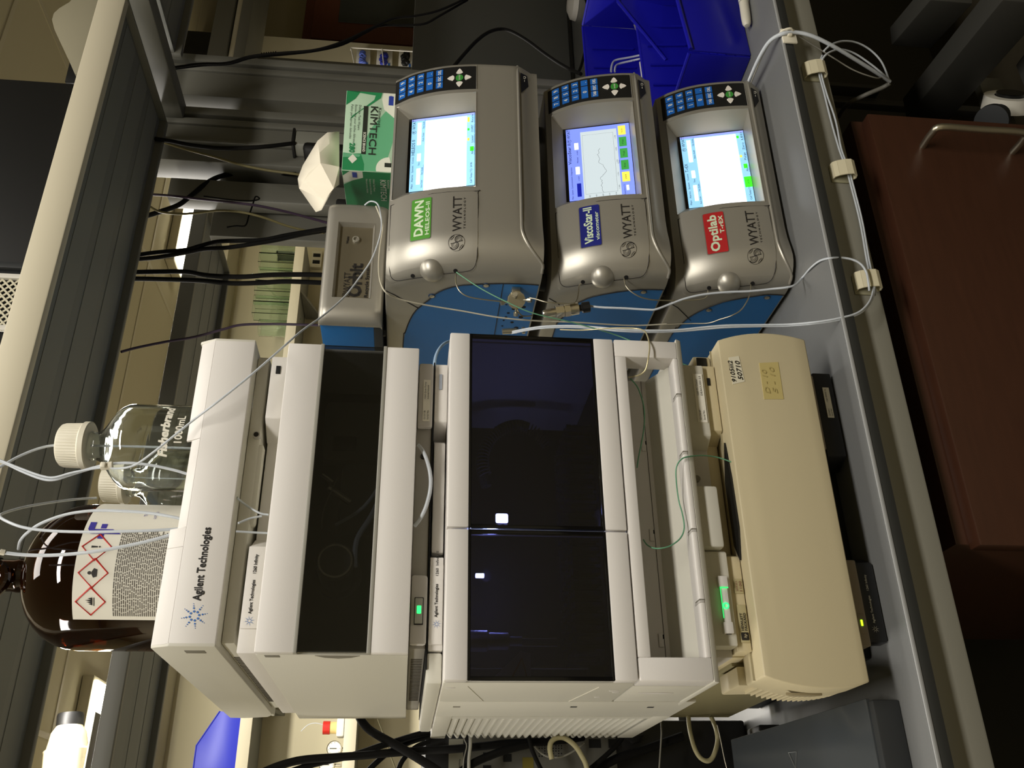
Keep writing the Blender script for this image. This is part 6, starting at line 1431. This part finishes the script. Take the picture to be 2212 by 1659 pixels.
# cables at the left end
cable('power_cable', 'thickest black cable curving down left of the pump', CBL, cable_m, .0062, [(775, 1545, .50), (783, 1560, .49), (800, 1578, .48), (830, 1596, .46), (860, 1612, .45), (890, 1630, .44), (930, 1655, .43), (960, 1675, .42)])
cable('power_cable', 'black cable sweeping across behind the sampler louvres', CBL, cable_m, .0055, [(560, 1672, .46), (600, 1655, .46), (650, 1642, .46), (720, 1636, .46), (780, 1632, .46), (850, 1626, .46), (920, 1621, .46), (980, 1618, .45), (1040, 1612, .45), (1100, 1606, .45), (1160, 1603, .45), (1220, 1598, .46), (1260, 1592, .47)])
cable('power_cable', 'black double cable rising to the black chassis', CBL, cable_m, .0045, [(620, 1670, .47), (680, 1650, .47), (760, 1632, .47), (820, 1612, .47), (860, 1600, .47), (900, 1588, .47), (935, 1580, .47)])
cable('power_cable', 'black cable crossing low toward the black chassis', CBL, cable_m, .0040, [(785, 1675, .48), (810, 1650, .48), (840, 1625, .48), (880, 1605, .48), (920, 1592, .48), (950, 1580, .48)])
cable('power_cable', 'black cable bending down at the left edge near the shelf corner', CBL, cable_m, .0035, [(858, 1670, .47), (868, 1645, .47), (885, 1625, .47), (905, 1610, .47), (930, 1602, .47)])
cable('power_cable', 'black cable lying diagonally over the grey panel openings', CBL, cable_m, .0055, [(985, 1675, .44), (1020, 1650, .44), (1060, 1632, .44), (1100, 1618, .44), (1150, 1606, .44)])
cable('power_cable', 'black cable rising diagonally under the louvred side', CBL, cable_m, .0035, [(1270, 1665, .44), (1300, 1640, .44), (1330, 1612, .44), (1345, 1593, .44)])
cable('power_cable', 'thick black cable sloping toward the beige module', CBL, cable_m, .0062, [(1280, 1668, .46), (1330, 1640, .46), (1390, 1620, .46), (1430, 1606, .46), (1475, 1590, .46)])
cable('power_cable', 'black cable hanging behind the sampler louvres', CBL, cable_m, .0030, [(1142, 1590, .43), (1148, 1615, .43), (1158, 1640, .43), (1172, 1668, .43)])
cable('white_cable', 'cream looped cable hooking up under the sampler louvres', 'cable', cable_b, .0036, [(1192, 1640, .42), (1188, 1620, .42), (1190, 1604, .42), (1200, 1595, .42), (1214, 1593, .42), (1228, 1599, .42), (1243, 1612, .42), (1255, 1630, .42), (1265, 1650, .42), (1270, 1672, .42)])
cable('white_cable', 'cream cable hanging in a long loop behind the beige module', 'cable', cable_b, .0033, [(1487, 1545, .44), (1489, 1570, .44), (1494, 1595, .43), (1502, 1620, .42), (1513, 1637, .42), (1527, 1644, .42), (1538, 1638, .42), (1546, 1620, .42), (1550, 1600, .43), (1548, 1580, .43), (1542, 1562, .44), (1536, 1548, .44)])
cable('pale_wire', 'thin grey wire sagging behind the louvres', 'wire', mat('grey_wire', (140, 138, 128), .4), .0013, [(1155, 1612, .44), (1170, 1628, .44), (1190, 1636, .44), (1215, 1634, .44), (1240, 1622, .44), (1262, 1605, .44)])
cable('pale_wire', 'thin clear wire pair dangling from the louvres', 'wire', mat('grey_wire', (140, 138, 128), .4), .0008, [(1000, 1588, .43), (1004, 1600, .43), (1008, 1612, .43), (1002, 1640, .43), (1000, 1670, .43)])
cable('pale_wire', 'pale sleeve with a bright end dangling near the rating label', 'wire', mat('pale_sleeve', (170, 168, 156), .3), .0024, [(1016, 1590, .43), (1016, 1610, .43), (1013, 1640, .43), (1013, 1672, .43)])
cable('pale_wire', 'pale bare wire behind the cream loop', 'wire', steel_m, .0010, [(1549, 1566, .42), (1556, 1595, .42), (1565, 1640, .42), (1573, 1670, .42)])
cable('pale_wire', 'thin pale wire frame by the black chassis', 'wire', mat('grey_wire', (140, 138, 128), .4), .0012, [(1428, 1558, .44), (1429, 1584, .44), (1428, 1600, .44), (1424, 1660, .44)], sm=1)
cable('clear_tube_far', 'thin pale cord hanging before the far wall at the left', 'cord', cable_b, .0010, [(816, 1553, .60), (830, 1590, .60), (845, 1635, .60), (855, 1662, .60)])
